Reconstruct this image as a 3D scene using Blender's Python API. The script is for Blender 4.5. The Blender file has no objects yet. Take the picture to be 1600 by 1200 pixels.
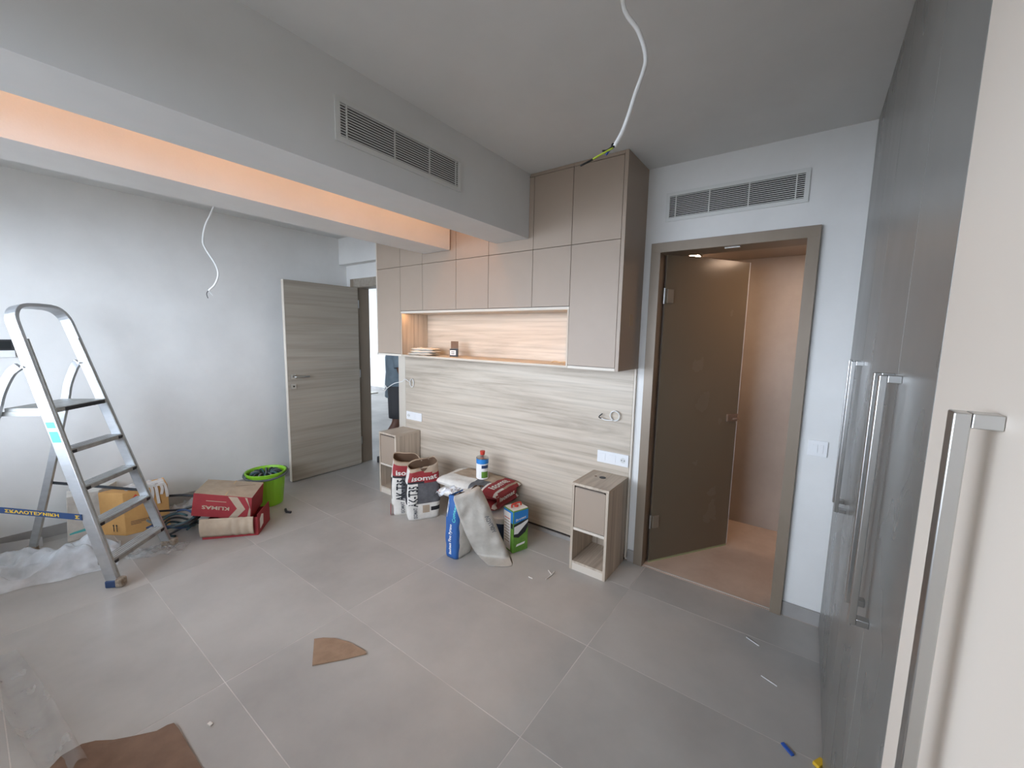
import bpy, math, random
from mathutils import Vector, Matrix, noise

random.seed(7)
# ------------------------------------------------------------------ camera
F_PX = 634.18
YAW, PITCH, ROLL = 0.63078, -0.11939, 0.01999
CAM = Vector((0, 0, 1.575))
_cy, _sy, _cp, _sp = math.cos(YAW), math.sin(YAW), math.cos(PITCH), math.sin(PITCH)
_f = Vector((-_sy * _cp, _cy * _cp, _sp))
_r0 = Vector((_cy, _sy, 0))
_u0 = _r0.cross(_f)
_r = _r0 * math.cos(ROLL) + _u0 * math.sin(ROLL)
_u = _u0 * math.cos(ROLL) - _r0 * math.sin(ROLL)
scene = bpy.context.scene
col = scene.collection
cam_d = bpy.data.cameras.new('camera')
cam_d.sensor_width = 36
cam_d.lens = F_PX / 1600 * 36
cam_d.clip_start = 0.02
cam = bpy.data.objects.new('camera', cam_d)
cam.matrix_world = Matrix(((_r.x, _u.x, -_f.x, CAM.x), (_r.y, _u.y, -_f.y, CAM.y), (_r.z, _u.z, -_f.z, CAM.z), (0, 0, 0, 1)))
col.objects.link(cam)
scene.camera = cam

# ------------------------------------------------------------------ light and exposure
scene.view_settings.view_transform = 'Standard'
scene.view_settings.look = 'None'
scene.view_settings.exposure = -0.30
scene.view_settings.gamma = 1.0
scene.view_settings.use_curve_mapping = False
scene.cycles.use_denoising = True
scene.cycles.max_bounces = 10
scene.cycles.diffuse_bounces = 6
scene.cycles.sample_clamp_indirect = 6
world = bpy.data.worlds.new('world')
scene.world = world
world.use_nodes = True
wb = world.node_tree.nodes['Background']
wb.inputs[0].default_value = (0.74, 0.845, 1.0, 1)
wb.inputs[1].default_value = 19.5
WX0, WX1, WZ0, WZ1, WY = -4.10, -0.45, 0.92, 2.24, -0.80      # bedroom window opening
HX, HY0, HY1 = -12.0, 3.9, 6.3                                  # hall window opening
def portal(name, loc, rot, sx, sy):
    l = bpy.data.lights.new(name, 'AREA')
    l.shape = 'RECTANGLE'; l.size = sx; l.size_y = sy
    l.cycles.is_portal = True
    o = bpy.data.objects.new(name, l)
    o.location = loc; o.rotation_euler = rot
    col.objects.link(o)
portal('window_portal', ((WX0 + WX1) / 2, WY - .05, (WZ0 + WZ1) / 2), (math.pi / 2, 0, 0), WX1 - WX0, WZ1 - WZ0)
portal('hall_window_portal', (HX - .03, (HY0 + HY1) / 2, 1.2), (0, -math.pi / 2, 0), 2.3, HY1 - HY0)

# ------------------------------------------------------------------ helpers
def hit(px, py, ax, val):
    d = _r * ((px - 800) / F_PX) + _u * ((600 - py) / F_PX) + _f
    i = 'XYZ'.index(ax)
    return CAM + d * ((val - CAM[i]) / d[i])
def hitp(px, py, p, n):
    d = _r * ((px - 800) / F_PX) + _u * ((600 - py) / F_PX) + _f
    return CAM + d * ((Vector(p) - CAM).dot(n) / d.dot(n))
ORG = {}
def tag(o, label=None, cat=None, group=None, kind=None):
    if label: o['label'] = label
    if cat: o['category'] = cat
    if group: o['group'] = group
    if kind: o['kind'] = kind
    return o
def thing(name, label, cat, loc, group=None, kind=None):
    o = bpy.data.objects.new(name, None)
    o.location = loc; o.empty_display_size = .1
    col.objects.link(o); ORG[o] = Vector(loc)
    return tag(o, label, cat, group, kind)
class MB:
    def __init__(s): s.v = []; s.f = []; s.m = []
    def add(s, vs, fs, mi=0):
        b = len(s.v); s.v += [Vector(p) for p in vs]
        for f in fs:
            s.f.append([b + i for i in f]); s.m.append(mi if isinstance(mi, int) else 0)
        return s
    def box(s, x0, x1, y0, y1, z0, z1, mi=0):
        x0, x1 = min(x0, x1), max(x0, x1); y0, y1 = min(y0, y1), max(y0, y1); z0, z1 = min(z0, z1), max(z0, z1)
        return s.add([(x0, y0, z0), (x1, y0, z0), (x1, y1, z0), (x0, y1, z0), (x0, y0, z1), (x1, y0, z1), (x1, y1, z1), (x0, y1, z1)],
                     [(3, 2, 1, 0), (4, 5, 6, 7), (0, 1, 5, 4), (1, 2, 6, 5), (2, 3, 7, 6), (3, 0, 4, 7)], mi)
    def hexa(s, b, t, mi=0):
        """box from four bottom and four top points (counter-clockwise seen from above)"""
        return s.add(list(b) + list(t), [(3, 2, 1, 0), (4, 5, 6, 7), (0, 1, 5, 4), (1, 2, 6, 5), (2, 3, 7, 6), (3, 0, 4, 7)], mi)
    def obox(s, c, ax, ay, az, mi=0):
        c, ax, ay, az = Vector(c), Vector(ax), Vector(ay), Vector(az)
        if ax.cross(ay).dot(az) < 0: ax, ay = ay, ax
        return s.hexa([c - ax - ay - az, c + ax - ay - az, c + ax + ay - az, c - ax + ay - az],
                      [c - ax - ay + az, c + ax - ay + az, c + ax + ay + az, c - ax + ay + az], mi)
    def tube(s, pts, r, n=8, mi=0, cap=True, rs=None):
        pts = [Vector(p) for p in pts]; b = len(s.v); m = len(pts)
        prev = None
        for i, p in enumerate(pts):
            t = (pts[min(i + 1, m - 1)] - pts[max(i - 1, 0)])
            if t.length < 1e-9: t = Vector((0, 0, 1))
            t.normalize()
            if prev is None:
                a = Vector((0, 0, 1)) if abs(t.z) < .9 else Vector((1, 0, 0))
                prev = (a - t * a.dot(t)).normalized()
            else:
                prev = (prev - t * prev.dot(t)).normalized()
            q = t.cross(prev); rr = rs[i] if rs else r
            for k in range(n):
                an = 2 * math.pi * k / n
                s.v.append(p + (prev * math.cos(an) + q * math.sin(an)) * rr)
        for i in range(m - 1):
            for k in range(n):
                k2 = (k + 1) % n
                s.f.append([b + i * n + k, b + i * n + k2, b + (i + 1) * n + k2, b + (i + 1) * n + k]); s.m.append(mi)
        if cap:
            s.f.append([b + k for k in range(n)][::-1]); s.m.append(mi)
            s.f.append([b + (m - 1) * n + k for k in range(n)]); s.m.append(mi)
        return s
    def sweep(s, pts, side, dep, w, d, mi=0):
        """rectangular section: 'dep' fixed axis half size d, in-plane normal half size w"""
        pts = [Vector(p) for p in pts]; m = len(pts); b = len(s.v); dep = Vector(dep).normalized()
        for i, p in enumerate(pts):
            t0 = (pts[i] - pts[i - 1]).normalized() if i else (pts[1] - pts[0]).normalized()
            t1 = (pts[i + 1] - pts[i]).normalized() if i < m - 1 else t0
            t = (t0 + t1).normalized()
            n = t.cross(dep).normalized(); k = 1 / max(.5, t.dot(t0))
            for a, c in ((-1, -1), (1, -1), (1, 1), (-1, 1)):
                s.v.append(p + n * (a * w * k) + dep * (c * d))
        for i in range(m - 1):
            for k in range(4):
                k2 = (k + 1) % 4
                s.f.append([b + i * 4 + k, b + i * 4 + k2, b + (i + 1) * 4 + k2, b + (i + 1) * 4 + k]); s.m.append(mi)
        s.f.append([b + 3, b + 2, b + 1, b]); s.m.append(mi)
        e = b + (m - 1) * 4
        s.f.append([e, e + 1, e + 2, e + 3]); s.m.append(mi)
        return s
    def lathe(s, prof, c, n=24, mi=0, closed=False):
        b = len(s.v); c = Vector(c); m = len(prof)
        for r, z in prof:
            for k in range(n):
                a = 2 * math.pi * k / n
                s.v.append(c + Vector((r * math.cos(a), r * math.sin(a), z)))
        for i in range(m - 1):
            for k in range(n):
                k2 = (k + 1) % n
                s.f.append([b + i * n + k, b + i * n + k2, b + (i + 1) * n + k2, b + (i + 1) * n + k])
                s.m.append(mi(i) if callable(mi) else mi)
        s.f.append([b + k for k in range(n)][::-1]); s.m.append(mi(0) if callable(mi) else mi)
        s.f.append([b + (m - 1) * n + k for k in range(n)]); s.m.append(mi(m - 2) if callable(mi) else mi)
        return s
    def grid(s, fn, nu, nv, mi=0, close=False):
        b = len(s.v); w = nu if close else nu + 1
        for j in range(nv + 1):
            for i in range(w):
                s.v.append(Vector(fn(i / nu, j / nv)))
        for j in range(nv):
            for i in range(nu):
                i2 = (i + 1) % w
                s.f.append([b + j * w + i, b + j * w + i2, b + (j + 1) * w + i2, b + (j + 1) * w + i])
                s.m.append(mi((i + .5) / nu, (j + .5) / nv) if callable(mi) else mi)
        return s
    def build(s, name, mats, parent=None, bevel=0, smooth=False, loc=None, solid=0, sub=0):
        o0 = ORG[parent] if parent is not None else Vector(loc) if loc is not None else None
        if o0 is None:
            xs = [p.x for p in s.v]; ys = [p.y for p in s.v]
            o0 = Vector(((min(xs) + max(xs)) / 2, (min(ys) + max(ys)) / 2, min(p.z for p in s.v)))
        me = bpy.data.meshes.new(name)
        me.from_pydata([p - o0 for p in s.v], [], s.f)
        for m in (mats if isinstance(mats, (list, tuple)) else [mats]): me.materials.append(M[m] if isinstance(m, str) else m)
        me.polygons.foreach_set('material_index', s.m)
        if smooth: me.polygons.foreach_set('use_smooth', [True] * len(me.polygons))
        me.update()
        o = bpy.data.objects.new(name, me); col.objects.link(o)
        ORG[o] = o0
        if parent is not None: o.parent = parent
        else: o.location = o0
        if solid:
            q = o.modifiers.new('solid', 'SOLIDIFY'); q.thickness = solid; q.offset = 0
        if bevel:
            q = o.modifiers.new('bevel', 'BEVEL'); q.width = bevel; q.segments = 2; q.limit_method = 'ANGLE'; q.angle_limit = .6
        if sub:
            q = o.modifiers.new('sub', 'SUBSURF'); q.levels = sub; q.render_levels = sub
        return o
def box(name, mat, parent, x0, x1, y0, y1, z0, z1, bevel=.0008, **k):
    return MB().box(x0, x1, y0, y1, z0, z1).build(name, mat, parent, bevel=bevel, **k)
def spline(pts, n=8):
    pts = [Vector(p) for p in pts]; P = [pts[0] * 2 - pts[1]] + pts + [pts[-1] * 2 - pts[-2]]; out = []
    for i in range(1, len(P) - 2):
        a, b, c, d = P[i - 1:i + 3]
        for k in range(n):
            t = k / n
            out.append(.5 * ((2 * b) + (c - a) * t + (2 * a - 5 * b + 4 * c - d) * t * t + (3 * b - a - 3 * c + d) * t ** 3))
    return out + [pts[-1]]
_tc = {}
def text2d(body, bold=.025):
    """flat letter outlines, normalised to height 1 with the origin at the lower left"""
    if body in _tc: return _tc[body]
    cu = bpy.data.curves.new('letters', 'FONT'); cu.body = body; cu.size = 1; cu.resolution_u = 2; cu.fill_mode = 'FRONT'; cu.offset = bold
    o = bpy.data.objects.new('letters', cu); col.objects.link(o)
    dg = bpy.context.evaluated_depsgraph_get()
    me = bpy.data.meshes.new_from_object(o.evaluated_get(dg))
    vs = [(v.co.x, v.co.y) for v in me.vertices]; fs = [list(p.vertices) for p in me.polygons]
    bpy.data.objects.remove(o); bpy.data.curves.remove(cu); bpy.data.meshes.remove(me)
    x0 = min(v[0] for v in vs); y0 = min(v[1] for v in vs); h = max(v[1] for v in vs) - y0
    vs = [((x - x0) / h, (y - y0) / h) for x, y in vs]
    _tc[body] = (vs, fs, max(v[0] for v in vs)); return _tc[body]
def text_on(body, fn, mat, parent, name='lettering'):
    """fn(u, v) with u, v in 0..1 across the line of text gives a point of the surface"""
    vs, fs, w = text2d(body)
    mb = MB(); mb.add([fn(x / w, y) for x, y in vs], fs)
    return mb.build(name, mat, parent)

# ------------------------------------------------------------------ materials
M = {}
def lin(c):
    return tuple(((x / 255) / 12.92 if x / 255 <= .04045 else (((x / 255) + .055) / 1.055) ** 2.4) for x in c)
def mat(name, rgb, rough=.6, rgb2=None, scale=(8, 8, 8), detail=4, bump=0, bscale=60, metal=0, spec=.5, lo=.35, hi=.65, rough2=None, emit=None, trans=0, alpha=1, coat=0):
    m = bpy.data.materials.new(name); m.use_nodes = True; nt = m.node_tree; N = nt.nodes; L = nt.links
    b = N['Principled BSDF']; c = lin(rgb) + (1,)
    b.inputs['Base Color'].default_value = c; b.inputs['Roughness'].default_value = rough; b.inputs['Metallic'].default_value = metal
    b.inputs['Specular IOR Level'].default_value = spec; b.inputs['Transmission Weight'].default_value = trans; b.inputs['Alpha'].default_value = alpha
    b.inputs['Coat Weight'].default_value = coat
    tc = N.new('ShaderNodeTexCoord')
    if rgb2 is not None:
        mp = N.new('ShaderNodeMapping'); mp.inputs['Scale'].default_value = scale
        L.new(tc.outputs['Object'], mp.inputs[0])
        nz = N.new('ShaderNodeTexNoise'); nz.inputs['Scale'].default_value = 1; nz.inputs['Detail'].default_value = detail; nz.inputs['Roughness'].default_value = .6
        L.new(mp.outputs[0], nz.inputs['Vector'])
        mr = N.new('ShaderNodeMapRange'); mr.inputs[1].default_value = lo; mr.inputs[2].default_value = hi
        L.new(nz.outputs['Fac'], mr.inputs[0])
        mx = N.new('ShaderNodeMix'); mx.data_type = 'RGBA'
        mx.inputs[6].default_value = c; mx.inputs[7].default_value = lin(rgb2) + (1,)
        L.new(mr.outputs[0], mx.inputs[0]); L.new(mx.outputs[2], b.inputs['Base Color'])
        if rough2 is not None:
            r = N.new('ShaderNodeMapRange'); r.inputs[3].default_value = rough; r.inputs[4].default_value = rough2
            L.new(mr.outputs[0], r.inputs[0]); L.new(r.outputs[0], b.inputs['Roughness'])
    if bump:
        nb = N.new('ShaderNodeTexNoise'); nb.inputs['Scale'].default_value = bscale; nb.inputs['Detail'].default_value = 3
        L.new(tc.outputs['Object'], nb.inputs['Vector'])
        bp = N.new('ShaderNodeBump'); bp.inputs['Strength'].default_value = bump; bp.inputs['Distance'].default_value = .01
        L.new(nb.outputs['Fac'], bp.inputs['Height']); L.new(bp.outputs[0], b.inputs['Normal'])
    if emit:
        b.inputs['Emission Color'].default_value = emit[:3] + (1,); b.inputs['Emission Strength'].default_value = emit[3]
    M[name] = m
    return m
def wood(name, base, dark, light, axis='X', freq=1.0, rough=.5):
    """long-grained wood: stretched noise streaks bent by a slow warp, plus fine fibres"""
    m = bpy.data.materials.new(name); m.use_nodes = True; nt = m.node_tree; N = nt.nodes; L = nt.links
    b = N['Principled BSDF']; b.inputs['Roughness'].default_value = rough
    tc = N.new('ShaderNodeTexCoord')
    st = {'X': (.55, 9, 9), 'Y': (9, .55, 9), 'Z': (9, 9, .55)}[axis]
    mp = N.new('ShaderNodeMapping'); mp.inputs['Scale'].default_value = tuple(x * freq for x in st)
    L.new(tc.outputs['Object'], mp.inputs[0])
    n1 = N.new('ShaderNodeTexNoise'); n1.inputs['Scale'].default_value = 1; n1.inputs['Detail'].default_value = 6; n1.inputs['Roughness'].default_value = .62; n1.inputs['Distortion'].default_value = 1.5
    L.new(mp.outputs[0], n1.inputs['Vector'])
    mp2 = N.new('ShaderNodeMapping'); mp2.inputs['Scale'].default_value = tuple(x * freq * (6 if x > 1 else 2.5) for x in st)
    L.new(tc.outputs['Object'], mp2.inputs[0])
    n2 = N.new('ShaderNodeTexNoise'); n2.inputs['Scale'].default_value = 1; n2.inputs['Detail'].default_value = 3
    L.new(mp2.outputs[0], n2.inputs['Vector'])
    r = N.new('ShaderNodeValToRGB'); e = r.color_ramp.elements
    e[0].position = .30; e[0].color = lin(dark) + (1,); e[1].position = .68; e[1].color = lin(light) + (1,)
    k = e.new(.5); k.color = lin(base) + (1,)
    L.new(n1.outputs['Fac'], r.inputs[0])
    mx = N.new('ShaderNodeMix'); mx.data_type = 'RGBA'; mx.blend_type = 'MULTIPLY'; mx.inputs[0].default_value = 1
    r2 = N.new('ShaderNodeValToRGB'); r2.color_ramp.elements[0].position = .3; r2.color_ramp.elements[0].color = (.8, .79, .78, 1); r2.color_ramp.elements[1].position = .55; r2.color_ramp.elements[1].color = (1, 1, 1, 1)
    L.new(n2.outputs['Fac'], r2.inputs[0]); L.new(r.outputs[0], mx.inputs[6]); L.new(r2.outputs[0], mx.inputs[7])
    L.new(mx.outputs[2], b.inputs['Base Color'])
    M[name] = m
mat('paint', (228, 227, 224), .75, (222, 221, 218), (3, 3, 3), bump=.05, bscale=120)
mat('ceiling_paint', (222, 222, 220), .8, (216, 216, 214), (2, 2, 2))
mat('tile', (184, 180, 174), .32, (156, 152, 147), (1.3, 1.3, 1.3), detail=8, rough2=.5, lo=.3, hi=.7, bump=.02, bscale=30)
mat('tile_b', (187, 183, 177), .34, (160, 156, 151), (1.1, 1.1, 1.1), detail=8, rough2=.52, lo=.3, hi=.7, bump=.02, bscale=30)
mat('grout', (214, 208, 202), .9, (182, 176, 170), (5, 5, 5))
mat('skirting_tile', (168, 164, 160), .45, (154, 150, 146), (4, 4, 4))
mat('bath_tile', (178, 164, 151), .5, (158, 144, 132), (1.5, 1.5, 1.2), detail=6)
mat('bath_floor_tile', (200, 178, 160), .5, (184, 160, 142), (4, 4, 4), detail=5)
mat('frame_metal', (140, 126, 110), .42, (132, 118, 102), (6, 6, 2), metal=.15)
wood('oak_board', (196, 183, 166), (168, 155, 139), (208, 197, 182), 'X', .8)
wood('oak_upright', (196, 181, 163), (168, 152, 135), (208, 195, 178), 'Z', 1.2)
wood('oak_depth', (196, 181, 163), (168, 152, 135), (208, 195, 178), 'Y', 1.2)
wood('grey_oak', (160, 151, 138), (150, 141, 128), (169, 160, 147), 'Y', .5, .55)
mat('oak_edge', (210, 200, 186), .5)
mat('taupe', (164, 147, 131), .48, (161, 144, 128), (3, 3, 3))
mat('taupe_dark', (118, 105, 94), .45)
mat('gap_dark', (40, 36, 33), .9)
mat('white_plastic', (232, 232, 232), .35)
mat('vent_white', (214, 214, 210), .5)
mat('black', (18, 18, 18), .5)
mat('black_plastic', (34, 34, 36), .45)
mat('cable_white', (226, 226, 224), .5)
mat('wire_blue', (40, 70, 150), .5)
mat('wire_green', (170, 190, 60), .5)
mat('steel', (196, 196, 194), .28, metal=1)
mat('aluminium', (214, 216, 218), .36, (190, 193, 196), (4, 4, 9), metal=.85, rough2=.5)
mat('tread', (176, 176, 172), .55, (150, 150, 146), (20, 20, 20), metal=.5)
mat('film_grey', (112, 110, 105), .25, (128, 126, 121), (1.7, 1.7, 1.0), detail=3, lo=.38, hi=.62, rough2=.36)
mat('lacquer_white', (218, 206, 192), .5)
mat('kraft', (196, 168, 128), .8, (184, 154, 116), (9, 9, 9), bump=.05)
mat('kraft_orange', (206, 158, 96), .8, (196, 148, 88), (9, 9, 9))
mat('kraft_grey', (178, 160, 138), .85, (166, 148, 128), (12, 12, 12), bump=.08, bscale=40)
mat('kraft_brown', (128, 102, 84), .85, (112, 88, 72), (8, 8, 8), bump=.1, bscale=30)
mat('kraft_dark', (92, 70, 52), .9)
mat('red_print', (150, 44, 48), .7, (138, 38, 44), (12, 12, 12))
mat('red_logo', (206, 70, 46), .7)
mat('paper_white', (226, 222, 214), .75, (208, 204, 196), (14, 14, 14), bump=.15, bscale=28)
mat('print_black', (36, 36, 40), .7)
mat('print_grey', (104, 104, 106), .7, (84, 84, 88), (18, 18, 18))
mat('print_white', (236, 234, 230), .7)
mat('blue_print', (38, 84, 146), .5, (46, 96, 160), (10, 10, 10))
mat('blue_bright', (40, 130, 205), .45)
mat('blue_navy', (38, 62, 100), .5)
mat('green_print', (112, 158, 62), .5, (90, 136, 48), (14, 14, 14))
mat('green_bucket', (134, 194, 42), .4)
mat('sackcloth', (194, 188, 178), .85, (176, 170, 160), (10, 10, 10), bump=.3, bscale=24)
mat('red_cap', (196, 62, 46), .45)
mat('hose_teal', (58, 92, 98), .4, (44, 70, 78), (20, 20, 20))
mat('hose_grey', (92, 98, 98), .5)
mat('hose_dark', (42, 46, 50), .5)
mat('seal_green', (160, 164, 122), .5)
mat('kraft_scrap', (158, 130, 106), .85, (142, 116, 94), (14, 14, 14), bump=.1, bscale=30)
mat('yellow', (222, 180, 40), .5)
mat('blue_chip', (30, 84, 176), .4)
mat('skin', (92, 62, 48), .6)
mat('shirt', (104, 116, 124), .85, (92, 104, 112), (9, 9, 9))
mat('shorts', (58, 58, 60), .85)
mat('hair', (28, 24, 22), .8)
mat('shoe', (60, 58, 58), .7)
mat('terrace', (108, 104, 98), .9, (96, 92, 88), (2, 2, 2))
mat('sticker_teal', (90, 190, 190), .5)
mat('led_cover', (255, 214, 170), .5, emit=(1.0, .47, .20, 30.0))
mat('led_niche', (255, 220, 180), .5, emit=(1.0, .56, .27, 34.0))
mat('bath_lamp', (255, 225, 190), .5, emit=(1.0, .72, .52, 44.0))
mat('screen', (30, 34, 36), .2)
mat('plaster_crust', (172, 162, 148), .9, (120, 104, 88), (30, 30, 30), bump=.5, bscale=60)
def film_mat(name, rgb, fac, rough):
    m = bpy.data.materials.new(name); m.use_nodes = True; nt = m.node_tree; N = nt.nodes; L = nt.links
    b = N['Principled BSDF']; b.inputs['Base Color'].default_value = lin(rgb) + (1,); b.inputs['Roughness'].default_value = rough
    t = N.new('ShaderNodeBsdfTransparent'); mx = N.new('ShaderNodeMixShader')
    nz = N.new('ShaderNodeTexNoise'); nz.inputs['Scale'].default_value = 9; nz.inputs['Detail'].default_value = 4
    tc = N.new('ShaderNodeTexCoord'); L.new(tc.outputs['Object'], nz.inputs['Vector'])
    mr = N.new('ShaderNodeMapRange'); mr.inputs[1].default_value = .3; mr.inputs[2].default_value = .7; mr.inputs[3].default_value = fac - .15; mr.inputs[4].default_value = fac + .15
    L.new(nz.outputs['Fac'], mr.inputs[0]); L.new(mr.outputs[0], mx.inputs[0])
    L.new(t.outputs[0], mx.inputs[1]); L.new(b.outputs[0], mx.inputs[2]); L.new(mx.outputs[0], N['Material Output'].inputs[0])
    M[name] = m
film_mat('plastic_film', (236, 240, 244), .62, .22)
film_mat('plastic_film_thin', (206, 206, 204), .32, .25)
def glass_mat(name):
    """smoked satin glass: mostly opaque brown-grey, lets some light through, keeps a soft gloss"""
    m = bpy.data.materials.new(name); m.use_nodes = True; nt = m.node_tree; N = nt.nodes; L = nt.links
    b = N['Principled BSDF']; b.inputs['Roughness'].default_value = .16; b.inputs['IOR'].default_value = 1.5
    b.inputs['Base Color'].default_value = lin((146, 132, 113)) + (1,)
    tc = N.new('ShaderNodeTexCoord'); nz = N.new('ShaderNodeTexNoise'); nz.inputs['Scale'].default_value = 3; nz.inputs['Detail'].default_value = 5
    L.new(tc.outputs['Object'], nz.inputs['Vector'])
    mr = N.new('ShaderNodeMapRange'); mr.inputs[3].default_value = .14; mr.inputs[4].default_value = .34
    L.new(nz.outputs['Fac'], mr.inputs[0]); L.new(mr.outputs[0], b.inputs['Roughness'])
    t = N.new('ShaderNodeBsdfTranslucent'); t.inputs[0].default_value = lin((168, 150, 124)) + (1,)
    mx = N.new('ShaderNodeMixShader'); mx.inputs[0].default_value = .45
    L.new(b.outputs[0], mx.inputs[1]); L.new(t.outputs[0], mx.inputs[2]); L.new(mx.outputs[0], N['Material Output'].inputs[0])
    M[name] = m
glass_mat('smoked_glass')

# ------------------------------------------------------------------ dimensions
YW, YC, YD, YH = 2.708, 2.351, 2.80, 2.688      # back wall, cabinet fronts, recessed door wall, headboard face
ZC, ZB = 2.639, 2.225                            # ceiling, bulkhead underside
XL, XW = -4.50, 0.169                            # left wall, wardrobe fronts
XO0, XO1, XB0, XB1 = -2.631, -2.335, -1.883, -1.601
XS = [-3.286, -2.955, -2.667, -2.280, -1.952, -1.564, -1.274, -0.949]
XE = -0.926
ZROW, ZCB = 2.149, 1.369

def struct(name, mb, m, label, bevel=0, loc=None):
    return tag(mb.build(name, m, bevel=bevel, loc=loc), label, kind='structure')
# ------------------------------------------------------------------ floor with tiles
fl = struct('floor', MB().box(XL - .1, .85, WY - .2, 2.95, -.06, -.0008), 'grout', 'pale grout bed under the large grey floor tiles')
def clipped_tiles(parent, xs, ys, x0, x1, y0, y1, j=.0016):
    k = 0
    for i in range(len(xs) - 1):
        for q in range(len(ys) - 1):
            a, b = max(xs[i], x0), min(xs[i + 1], x1); c, d = max(ys[q], y0), min(ys[q + 1], y1)
            if b - a < .02 or d - c < .02: continue
            dz = random.uniform(-.0004, .0004)
            MB().box(a + j, b - j, c + j, d - j, -.012, dz).build('tile', ['tile', 'tile_b'][k % 2], parent, bevel=.0008); k += 1
clipped_tiles(fl, [-0.793 - 1.2 * k for k in range(4, -2, -1)], [2.387 - .6 * k for k in range(6, -2, -1)], XL, .20, WY, 2.95)
# ------------------------------------------------------------------ walls
mb = MB()
mb.box(XL - .1, -3.33, YW, 2.95, 2.345, ZC + .1)
mb.box(XL - .1, -4.33, YD, 2.95, 0, 2.345)
mb.box(-4.33, -3.50, YD, 2.95, 2.13, 2.345)
mb.box(-3.50, -3.33, YD, 2.95, 0, 2.345)
mb.box(-3.33, -.84, YW, 2.95, 0, ZC + .1)
mb.box(-.84, -.045, YW, 2.85, 2.15, ZC + .1)
mb.box(-.045, .85, YW, 2.85, 0, ZC + .1)
struct('wall_back', mb, 'paint', 'white painted wall with two doorways behind the headboard')
struct('wall_left', MB().box(XL - .12, XL, WY - .2, 2.95, 0, ZC + .1), 'paint', 'plain white wall beside the stepladder')
mb = MB()
mb.box(XL - .12, WX0, WY - .2, WY, 0, ZC + .1); mb.box(WX1, .85, WY - .2, WY, 0, ZC + .1)
mb.box(WX0, WX1, WY - .2, WY, WZ1, ZC + .1); mb.box(WX0, WX1, WY - .2, WY, 0, WZ0)
struct('wall_front', mb, 'paint', 'white wall with the wide window behind the camera')
struct('wall_right', MB().box(.80, .85, WY - .2, 2.85, 0, ZC + .1), 'paint', 'white wall behind the wardrobe')
struct('ceiling', MB().box(XL - .12, .85, WY - .2, 2.95, ZC, ZC + .1), 'ceiling_paint', 'flat pale ceiling with hanging cables')
struct('trim_1', MB().box(XB0, XB1, WY, YC - .002, ZB, ZC), 'ceiling_paint', 'long white ceiling bulkhead carrying a ventilation grille')
struct('trim_2', MB().box(XO0, XO1, WY, YC - .012, ZB, ZC), 'paint', 'long white boxed beam glowing orange on one side')
# window behind the camera
w = thing('window_1', 'wide white framed window behind the camera', None, ((WX0 + WX1) / 2, WY - .1, WZ0), kind='structure')
for a, b in ((WX0, WX0 + .06), (WX1 - .06, WX1), (-2.58, -2.52)): box('window_frame', 'white_plastic', w, a, b, WY - .14, WY - .08, WZ0, WZ1)
for a, b in ((WZ0, WZ0 + .06), (WZ1 - .06, WZ1)): box('window_rail', 'white_plastic', w, WX0 + .06, WX1 - .06, WY - .14, WY - .08, a, b)
struct('floor_terrace', MB().box(-14, 8, -14, WY - .2, -.2, -.08), 'terrace', 'grey terrace floor outside the window')
struct('ceiling_terrace', MB().box(-8, 4, -2.55, WY - .2, 2.55, 2.75), 'paint', 'white balcony slab over the terrace outside the window')
# baseboards
struct('baseboard_left', MB().box(XL, XL + .011, WY, YD, 0, .082), 'skirting_tile', 'low grey tile skirting along the white wall beside the stepladder', bevel=.001)
mb = MB().box(XE + .0, -.876, YW - .011, YW, 0, .082).box(-.008, XW, YW - .011, YW, 0, .082)
struct('baseboard_back', mb, 'skirting_tile', 'low grey tile skirting either side of the glass door', bevel=.001)
# ------------------------------------------------------------------ hall beyond the open door
struct('floor_hall', MB().box(-12.2, -2.0, 2.95, 7.0, -.06, 0), 'tile', 'grey tiled floor of the hall beyond the open door')
struct('wall_hall_back', MB().box(-12.2, -2.0, 6.80, 6.95, 0, 2.7), 'paint', 'bright white far wall of the hall')
mb = MB().box(-12.2, HX, 2.80, HY0, 0, 2.7).box(-12.2, HX, HY1, 6.9, 0, 2.7).box(-12.2, HX, HY0, HY1, 2.35, 2.7)
struct('wall_hall_left', mb, 'paint', 'white hall wall with a tall window')
struct('wall_hall_front', MB().box(-12.2, XL - .1, 2.80, 2.95, 0, 2.7), 'paint', 'white hall wall next to the bedroom')
struct('wall_hall_right', MB().box(-2.1, -2.0, 2.95, 6.9, 0, 2.7), 'paint', 'white end wall of the hall')
struct('ceiling_hall', MB().box(-12.2, -2.0, 2.95, 6.9, 2.65, 2.75), 'ceiling_paint', 'white ceiling of the hall')
struct('baseboard_hall', MB().box(-12.0, -2.1, 6.788, 6.80, 0, .09), 'skirting_tile', 'grey skirting along the far hall wall')
# ------------------------------------------------------------------ bathroom behind the glass door
struct('floor_bathroom', MB().box(-1.75, .85, YW - .012, 3.95, -.06, .001), 'bath_floor_tile', 'warm beige bathroom floor behind the glass door')
struct('wall_bathroom_back', MB().box(-1.75, .85, 3.90, 3.98, 0, 2.4), 'bath_tile', 'taupe stone wall of the bathroom')
struct('wall_bathroom_left', MB().box(-1.83, -1.75, 2.95, 3.98, 0, 2.4), 'bath_tile', 'taupe stone side wall of the bathroom')
struct('wall_bathroom_right', MB().box(.60, .68, 2.85, 3.98, 0, 2.4), 'bath_tile', 'taupe stone end wall of the bathroom')
struct('ceiling_bathroom', MB().box(-1.83, .85, 2.85, 3.98, 2.23, 2.4), 'bath_tile', 'low taupe bathroom ceiling')
lp = thing('ceiling_lamp', 'square warm ceiling lamp glowing above the glass door in the bathroom', 'lamp', (-.86, 3.42, 2.23))
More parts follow.
